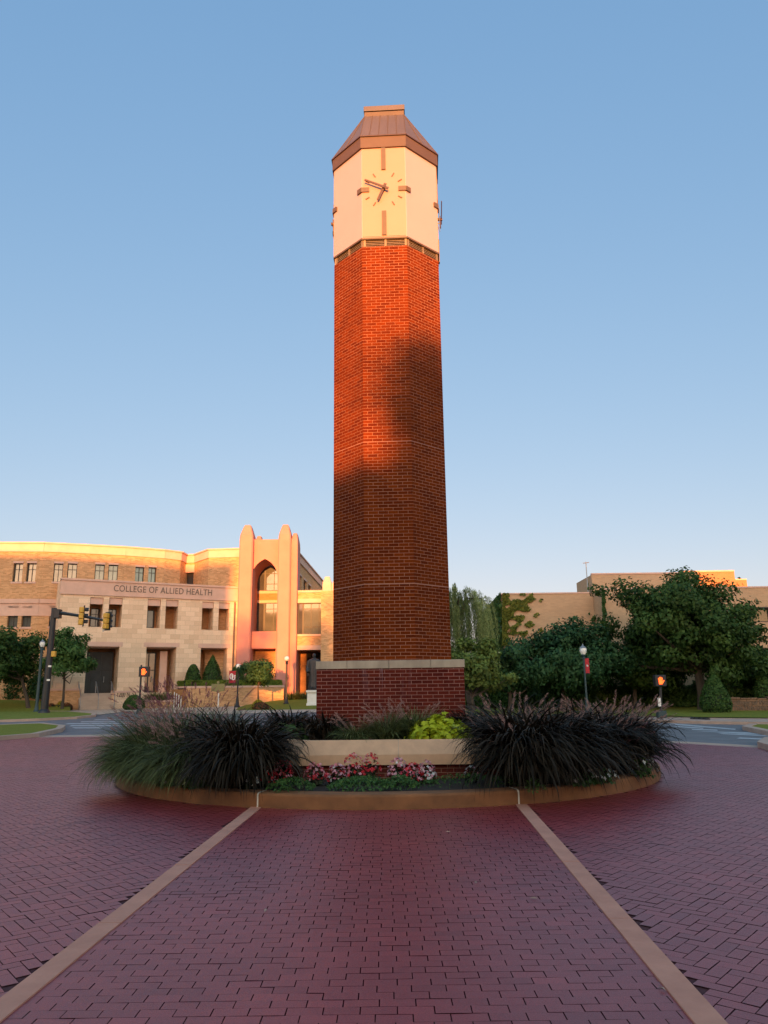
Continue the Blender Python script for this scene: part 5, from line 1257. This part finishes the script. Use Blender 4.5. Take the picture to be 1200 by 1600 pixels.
# historical marker
b = grd(341, 1106); b = np.array([at(341, 1100, 57)[0], 57, gz(57)]); mk = T('historical_marker', 'olive historical marker plate on a pale post before the raised bed', 'sign', b)
q = MB(); q.tube([b, (b[0], 57, at(341, 1083, 57)[2])], .045, 8); q.build('post', M['white'], mk, world=True)
x0, x1, zt_, zb_ = at(330.5, 1075, 57)[0], at(351, 1075, 57)[0], at(341, 1068.5, 57)[2], at(341, 1080.5, 57)[2]
q = MB(); xc = (x0 + x1) / 2; q.add([(x, y, z) for y in (56.95, 57.02) for x, z in ((x0, zb_ + .05), (xc - .12, zb_ - .02), (xc, zb_ - .12), (xc + .12, zb_ - .02), (x1, zb_ + .05), (x1, zt_), (x0, zt_))], [tuple(range(7)), tuple(range(13, 6, -1))] + [(i + 7, (i + 1) % 7 + 7, (i + 1) % 7, i) for i in range(7)])
q.build('plate', M['gold'], mk, world=True)
q = MB(); q.lathe([(.1, -.03), (.1, .03)], (0, 0, 0), 16); q.v = [(xc + x, 56.98 + z, zt_ + .1 + y) for x, y, z in q.v]; q.build('medallion', M['gold'], mk, world=True)
for px, py, lb in ((743, 1379, 'pale dry leaf on the paving right of the middle'), (834, 1404, 'pale dry leaf on the paving near the right strip'), (1035, 1545, 'small pale dry leaf beside the right strip, nearest the viewer'), (415, 1423, 'pale dry leaf on the paving near the left strip'), (700, 1300, 'small dry leaf on the paving below the kerb')):
    p = gr(px, py, .008); a = px * .7; q = MB(); l = .035; ca, sa = math.cos(a), math.sin(a)
    q.poly([(p[0] - l * ca, p[1] - l * sa, .008), (p[0] + .009 * sa, p[1] - .009 * ca, .014), (p[0] + l * ca, p[1] + l * sa, .012), (p[0] - .009 * sa, p[1] + .009 * ca, .02)])
    tag(q.build('dry_leaf', M['gutter']), lb, 'leaf', 'dry leaves on the paving')
# traffic signals
Yp = 55.0; b = np.array([at(69, 1112, Yp)[0], Yp, gz(Yp)]); tp = at(85, 950, Yp); sp = T('traffic_signal_mast', 'black traffic signal mast with a long arm and two yellow signal heads', 'traffic light', b)
q = MB(); q.tube([b, (b[0] * .5 + tp[0] * .5, Yp, (b[2] + tp[2]) / 2), tp], [.27, .22, .19], 12); q.lathe([(.42, 0), (.42, .12), (.33, .3), (.28, .36)], b, 12); q.build('pole', M['black'], sp, world=True, smooth=True)
q = MB(); arm0, arm1 = at(86, 957, Yp), at(173, 971, Yp - 1.2); q.tube([tp - [0, 0, .42], arm0 + [.2, 0, 0], arm0 * .5 + arm1 * .5 + [0, 0, .05], arm1], [.2, .13, .10, .07], 8); q.build('mast_arm', M['black'], sp, world=True, smooth=True)
q = MB(); q.box(tp[0] + .1, tp[0] + .5, Yp - .25, Yp + .25, tp[2] - .75, tp[2] - .1); q.build('mounting_box', M['black'], sp, world=True, bevel=.03)
for py in (1041, 1062.5):
    p = at(77.5 - (py - 1041) * .1, py, Yp - .25); q = MB(); q.box(p[0] - .1, p[0] + .12, p[1] - .02, p[1] + .02, p[2] - .06, p[2] + .06); q.build('sticker', M['white'], sp, world=True)
p = at(84, 1022, Yp); q = MB(); q.box(p[0] - .12, p[0] + .16, Yp - .2, Yp + .1, p[2] - .2, p[2] + .2); q.build('push_button_box', M['yellow'], sp, world=True, bevel=.03)
def signal_head(parent, px, py0, py1, Y, ang):
    c = at(px, (py0 + py1) / 2, Y); h = (at(px, py0, Y)[2] - at(px, py1, Y)[2]); s3 = h * .86 / 3; m = Matrix.Rotation(ang, 3, 'Z')
    w = lambda x, y, z: tuple(Vector(c) + m @ Vector((x, y, z)))
    def bx(q, x0, x1, y0, y1, z0, z1): q.hexa([w(x0, y0, z0), w(x1, y0, z0), w(x1, y1, z0), w(x0, y1, z0)], [w(x0, y0, z1), w(x1, y0, z1), w(x1, y1, z1), w(x0, y1, z1)])
    q = MB()
    for k in (-1, 0, 1): bx(q, -s3 * .46, s3 * .46, -.02, .30, k * s3 - s3 * .47, k * s3 + s3 * .47)
    hd = q.build('signal_head', M['yellow'], parent, world=True, bevel=.05)
    q = MB(); bx(q, -s3 * .78, s3 * .78, -.05, -.025, -h / 2, h / 2); q.build('backplate', M['black'], hd, world=True)
    q = MB()
    for k in (-1, 0, 1):
        n = 12; r = s3 * .40
        for i in range(n):
            a0, a1 = math.pi * (-.15 + 1.3 * i / n), math.pi * (-.15 + 1.3 * (i + 1) / n); z = k * s3
            q.poly([w(r * math.cos(a0), -.05, z + r * math.sin(a0)), w(r * math.cos(a1), -.05, z + r * math.sin(a1)), w(r * math.cos(a1), -.33, z + r * math.sin(a1)), w(r * math.cos(a0), -.33, z + r * math.sin(a0))])
    q.build('visor', M['black'], hd, world=True)
    q = MB()
    for k in (-1, 0, 1): q.poly([w(s3 * .38 * math.cos(a), -.056, k * s3 + s3 * .38 * math.sin(a)) for a in np.linspace(0, 2 * np.pi, 14)[:-1]])
    q.build('lens', M['glassd'], hd, world=True)
    return hd
h1 = signal_head(sp, 130, 946, 979, Yp - .6, R(118)); h2 = signal_head(sp, 168, 956, 985, Yp - 1.15, R(152))
q = MB(); p = at(162, 976, Yp - 1.2); q.tube([p - [0, 0, .5], p + [0, 0, .55]], .035, 6); q.build('bracket', M['grey'], sp, world=True)
def ped(label, px, py_top, py_base, pxb, py_hand, pxh, Y, w=.32, sticker=None):
    b = np.array([at(pxb, py_base, Y)[0], Y, gz(Y)]); tpz = at(px, py_top, Y); t = T('pedestrian_signal', label, 'pedestrian signal', b, 'pedestrian signals showing an orange hand')
    q = MB(); q.tube([b, (tpz[0], Y, tpz[2])], [.075, .06], 10); q.lathe([(.22, 0), (.22, .1), (.16, .32), (.08, .38)], b, 10); q.build('pole', M['black'], t, world=True, smooth=True)
    c = at(pxh, py_hand, Y - .2); q = MB(); q.box(c[0] - w * .7, c[0] + w * .8, Y - .2, Y + .15, c[2] - w * .75, c[2] + w * .75); q.build('housing', M['black'], t, world=True, bevel=.02)
    # raised hand: palm, four fingers and a thumb
    q = MB(); y = Y - .215; s = w * .5
    def bar(x0, z0, x1, z1, th):
        d = unit(np.array([x1 - x0, z1 - z0])); nn = np.array([-d[1], d[0]]) * th
        q.poly([(c[0] + (x0 * s) + nn[0] * s, y, c[2] + z0 * s + nn[1] * s), (c[0] + x1 * s + nn[0] * s, y, c[2] + z1 * s + nn[1] * s), (c[0] + x1 * s - nn[0] * s, y, c[2] + z1 * s - nn[1] * s), (c[0] + x0 * s - nn[0] * s, y, c[2] + z0 * s - nn[1] * s)])
    bar(0, -.95, 0, .05, .5); bar(-.38, 0, -.5, .7, .13); bar(-.13, 0, -.16, .95, .13); bar(.13, 0, .16, .95, .13); bar(.38, 0, .47, .75, .13); bar(.45, -.6, .95, .1, .15)
    q.build('hand_symbol', M['orange'], t, world=True)
    return t
ped('pedestrian signal with a lit orange hand in front of the pale stone pavilion', 221, 1039, 1105, 218, 1049.5, 224, 54.0, .46)
rp_ = ped('pedestrian signal with a lit orange hand against the dark trees on the right', 1031, 1058, 1117, 1033, 1063.5, 1032, 38.0, .36)
q = MB(); p = at(1030, 1097, 37.9); q.box(p[0] - .07, p[0] + .07, 37.86, 37.9, p[2] - .2, p[2] + .2); q.build('sign_plate', M['white'], rp_, world=True)
q = MB(); p = at(1034, 1112, 37.8); q.box(p[0] - .2, p[0] + .2, 37.7, 38.1, .1, .42); q.build('base_box', M['teal'], rp_, world=True, bevel=.02)
for i, px in enumerate((1084, 1091, 1098, 1105.5)):
    p = gr(px, 1124.5 + i * .35, .06); t = T('drain_pipe', 'small round dark drain pipe end in the pale kerb at the right', 'drain', p, 'row of round drain pipes in the right kerb')
    q = MB(); q.tube([(p[0], p[1] - .12, .075), (p[0], p[1] + .2, .075)], .095, 12); q.build('pipe', M['black'], t, world=True)
# statue and pedestal
Ys_ = 62.0; px = 490; pb = at(px, 1104, Ys_); x = pb[0]; zg = .42
ptop = at(px, 1078.5, Ys_)[2]; k = Ys_ * 1.0 / F
pd = T('statue_pedestal', 'white stone pedestal with moulded top and base under the statue', 'pedestal', (x, Ys_, zg))
hw = 9.0 * k; q = MB()
sq = lambda s: [(x - s, Ys_ - s), (x + s, Ys_ - s), (x + s, Ys_ + s), (x - s, Ys_ + s)]
q.prism(sq(hw * 1.12), zg, zg + .16); q.prism(sq(hw * 1.06), zg + .16, zg + .24, sq(hw)); q.prism(sq(hw), zg + .24, ptop - .26); q.prism(sq(hw), ptop - .26, ptop - .14, sq(hw * 1.16)); q.prism(sq(hw * 1.2), ptop - .14, ptop)
q.build('dado', M['white'], pd, world=True, bevel=.012)
stt = T('statue', 'dark bronze statue of a standing robed man on the white pedestal', 'statue', (x, Ys_, ptop))
Hs = at(px, 1021, Ys_)[2] - ptop
q = MB(); q.box(x - .42, x + .42, Ys_ - .4, Ys_ + .4, ptop, ptop + .12); q.build('base_plate', M['statue'], stt, world=True, bevel=.02)
hh_ = Hs - .12; zb_ = ptop + .12; q = MB()
rows = [(.0, .155, .12, 0), (.06, .16, .125, 0), (.18, .15, .12, .01), (.35, .145, .115, .01), (.50, .145, .11, 0), (.62, .15, .105, 0), (.72, .158, .10, -.005), (.79, .165, .095, -.005), (.825, .13, .085, 0), (.845, .06, .055, .005), (.865, .042, .045, .008)]
n = 40; vs = []
for z, a, b_, dy in rows:
    for j in range(n):
        t_ = 2 * math.pi * j / n; fold = 1 + (.07 * math.sin(9 * t_ + 3 * z) + .05 * math.sin(5 * t_)) * max(0, 1 - z / .7)
        vs.append((x + a * hh_ * fold * math.cos(t_), Ys_ + dy * hh_ + b_ * hh_ * fold * math.sin(t_), zb_ + .02 + z * hh_))
q.add(vs, [(i * n + j, i * n + (j + 1) % n, (i + 1) * n + (j + 1) % n, (i + 1) * n + j) for i in range(len(rows) - 1) for j in range(n)] + [tuple(range(n - 1, -1, -1)), tuple(range((len(rows) - 1) * n, len(rows) * n))])
hc = (x, Ys_ + .004 * hh_, zb_ + .935 * hh_); q._ball(hc, .062 * hh_, .80, .95, 1.12, 20, 14)
yf = hc[1] - .057 * hh_; q._ball((x, yf - .006 * hh_, hc[2] - .006 * hh_), .012 * hh_, .7, 1.1, 1.4, 8, 6)      # nose
q._ball((x, yf + .008 * hh_, hc[2] - .05 * hh_), .02 * hh_, 1.1, .9, .7, 10, 6); q._ball((x, yf + .004 * hh_, hc[2] + .016 * hh_), .03 * hh_, 1.2, .5, .35, 10, 6)
for sg in (-1, 1):
    q._ball((x + sg * .052 * hh_, hc[1], hc[2] - .004 * hh_), .015 * hh_, .5, .8, 1.2, 8, 6)
    S = np.array([x + sg * .135 * hh_, Ys_, zb_ + .79 * hh_]); E_ = np.array([x + sg * .185 * hh_, Ys_ + .01, zb_ + .60 * hh_]); W_ = np.array([x + sg * .165 * hh_, Ys_ - .085 * hh_, zb_ + .46 * hh_])
    q.tube([S, S * .5 + E_ * .5, E_, E_ * .5 + W_ * .5, W_], [.055 * hh_, .055 * hh_, .053 * hh_, .056 * hh_, .052 * hh_], 12)     # hanging robe sleeve
    q._ball(tuple(W_ + [0, -.01, -.045 * hh_]), .028 * hh_, .7, .9, 1.4, 10, 8)
    for f in range(4):
        o = (f - 1.5) * .011 * hh_; q.tube([W_ + [o, -.012 * hh_, -.065 * hh_], W_ + [o * 1.1, -.02 * hh_, -.095 * hh_], W_ + [o, -.012 * hh_, -.115 * hh_ + abs(o) * .5]], [.008 * hh_, .007 * hh_, .005 * hh_], 6)
    q.tube([W_ + [-sg * .02 * hh_, -.02 * hh_, -.04 * hh_], W_ + [-sg * .032 * hh_, -.03 * hh_, -.075 * hh_]], [.009 * hh_, .006 * hh_], 6)
    q._ball((x + sg * .06 * hh_, Ys_ - .13 * hh_, zb_ + .018 * hh_), .045 * hh_, .7, 1.4, .5, 10, 6)       # shoe tips
body = q.build('figure', M['statue'], stt, world=True, smooth=True)
rm = body.modifiers.new('join', 'REMESH'); rm.mode = 'VOXEL'; rm.voxel_size = .022; rm.use_smooth_shade = True

# ================================================================== BEHIND THE CAMERA: unseen trees and added blocks, shaped to cut the low sun
DB, EL = 60.0, 4.0
def block(label, x0, x1, h, y0=-DB, y1=-DB - 22):  # added unseen boxes, sized by where their shade ends in the scene
    y1 = y0 - 22 - x0 * .001
    t = T('shade_block', label, 'building', ((x0 + x1) / 2, y0, -.05)); q = MB(); q.box(x0, x1, y1, y0, -.05, h); q.build('wall', M['rbrick'], t, world=True)
    q = MB(); q.box(x0 - .1, x1 + .1, y1 - .1, y0 + .1, h, h + .25); q.build('coping', M['trim'], t, world=True)
    w = Wall((x1, y0), (x0, y0)); nb = max(1, int((x1 - x0) / 6)); 
    for fl_ in range(int(h / 4.2)):
        q = MB(); w.bar(q, 1.2, w.L - 1.2, 1.4 + fl_ * 4.0, 3.2 + fl_ * 4.0, -.03, .03); q.build('window', M['glassd'], t, world=True)
block('tall tan shade block added behind the viewer on the left', -75, -14.3, 22.3)
block('tan shade block added behind the viewer in the middle', 3.0, 25.4, 19.2)
block('lower tan shade block added behind the viewer on the right', 25.0, 75, 16.7, -DB - .5)
block('low tan shade block added behind the viewer on the left', -14.6, -4.0, 9.5, -DB - .4)
block('low tan shade block added behind the viewer near the plaza axis', -4.3, 3.3, 11.2, -DB - .8)
def btree(label, x, h, rx, seed, mat='oak', n=5200, zlow=.35):
    return tree('shade_tree', label, 'tree', (x, -DB, -.05), (x, -DB, h * (1 + zlow) / 2), (rx, 2.2, h * (1 - zlow) / 2), mat, n, .42, trunk_r=.2, seed=seed, K=60, clump=.34, inner=.1, flat=1.0)
btree('tall shade tree behind the viewer next to the left shade block', -12.9, 17.6, 2.7, 21, zlow=.1)
btree('shade tree behind the viewer left of the middle', -6.1, 19.6, 1.9, 22, zlow=.1)
btree('slim shade tree behind the viewer left of the middle', -3.9, 19.0, 1.9, 26, zlow=.1)
btree('low shade tree behind the viewer near the plaza axis', -2.6, 11.2, 2.2, 23, zlow=.1)
btree('broad shade tree behind the viewer close to the middle shade block', 2.15, 15.7, 3.5, 24, zlow=.2, n=9500)
btree('small shade tree behind the viewer in the gap', -9.2, 8.6, 1.9, 25, zlow=.1)

# ================================================================== LIGHT, SKY, CAMERA
sc = bpy.context.scene
wd = bpy.data.worlds.new('World'); sc.world = wd; wd.use_nodes = True; nt = wd.node_tree
bgn = nt.nodes['Background']; sk = nt.nodes.new('ShaderNodeTexSky'); sk.sky_type = 'NISHITA'; sk.sun_disc = False
sk.sun_elevation = R(EL); sk.sun_rotation = R(180); sk.altitude = 300; sk.air_density = 1.0; sk.dust_density = .6; sk.ozone_density = 1.0
sep = nt.nodes.new('ShaderNodeSeparateColor'); cmb = nt.nodes.new('ShaderNodeCombineColor'); nt.links.new(sk.outputs[0], sep.inputs[0])
for i_, (a_, r_, g_) in enumerate(((.393, .556, .72), (.747, .881, .47), (1.236, 1.188, .30))):     # soften the sky's contrast, channel by channel
    dv = nt.nodes.new('ShaderNodeMath'); dv.operation = 'MULTIPLY'; dv.inputs[1].default_value = 1 / r_; nt.links.new(sep.outputs[i_], dv.inputs[0])
    pw = nt.nodes.new('ShaderNodeMath'); pw.operation = 'POWER'; pw.inputs[1].default_value = g_; nt.links.new(dv.outputs[0], pw.inputs[0])
    ml = nt.nodes.new('ShaderNodeMath'); ml.operation = 'MULTIPLY'; ml.inputs[1].default_value = a_; nt.links.new(pw.outputs[0], ml.inputs[0]); nt.links.new(ml.outputs[0], cmb.inputs[i_])
# unseen sky behind the camera boosted, warm, to fill the shaded facades
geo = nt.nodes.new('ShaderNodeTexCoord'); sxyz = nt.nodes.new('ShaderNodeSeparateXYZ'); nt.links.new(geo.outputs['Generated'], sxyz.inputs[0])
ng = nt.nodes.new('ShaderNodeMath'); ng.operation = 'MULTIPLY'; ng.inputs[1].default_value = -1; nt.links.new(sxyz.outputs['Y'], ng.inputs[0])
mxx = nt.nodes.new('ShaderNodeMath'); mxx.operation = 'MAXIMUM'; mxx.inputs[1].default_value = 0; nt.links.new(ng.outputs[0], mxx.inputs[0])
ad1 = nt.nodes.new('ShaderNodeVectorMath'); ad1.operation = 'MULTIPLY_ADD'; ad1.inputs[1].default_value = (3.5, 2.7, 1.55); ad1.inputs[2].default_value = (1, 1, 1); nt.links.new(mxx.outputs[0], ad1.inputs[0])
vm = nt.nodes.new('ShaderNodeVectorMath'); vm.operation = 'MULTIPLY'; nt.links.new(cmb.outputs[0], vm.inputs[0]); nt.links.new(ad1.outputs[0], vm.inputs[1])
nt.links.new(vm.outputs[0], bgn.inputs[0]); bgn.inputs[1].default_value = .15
L = bpy.data.lights.new('sun', 'SUN'); L.energy = 4.0; L.angle = R(.5); L.color = (1, .37, .09)
lo_ = bpy.data.objects.new('sun', L); C.objects.link(lo_); lo_.rotation_euler = (R(90 - EL), 0, 0); lo_.location = (0, -40, 30)
cam = bpy.data.cameras.new('camera'); co = bpy.data.objects.new('camera', cam); C.objects.link(co)
cam.sensor_fit = 'VERTICAL'; cam.sensor_height = 24; cam.lens = 24 * F / 1600; cam.clip_end = 3000; cam.clip_start = .05
co.matrix_world = Matrix(((RT[0], UP[0], -FWD[0], 0), (RT[1], UP[1], -FWD[1], 0), (RT[2], UP[2], -FWD[2], HC), (0, 0, 0, 1)))
sc.camera = co
sc.view_settings.view_transform = 'Standard'; sc.view_settings.look = 'None'; sc.view_settings.gamma = 1; sc.view_settings.exposure = 1.8
sc.cycles.max_bounces = 6; sc.cycles.use_denoising = True; sc.cycles.sample_clamp_indirect = 4
wd.cycles.sampling_method = 'MANUAL'; wd.cycles.sample_map_resolution = 1024
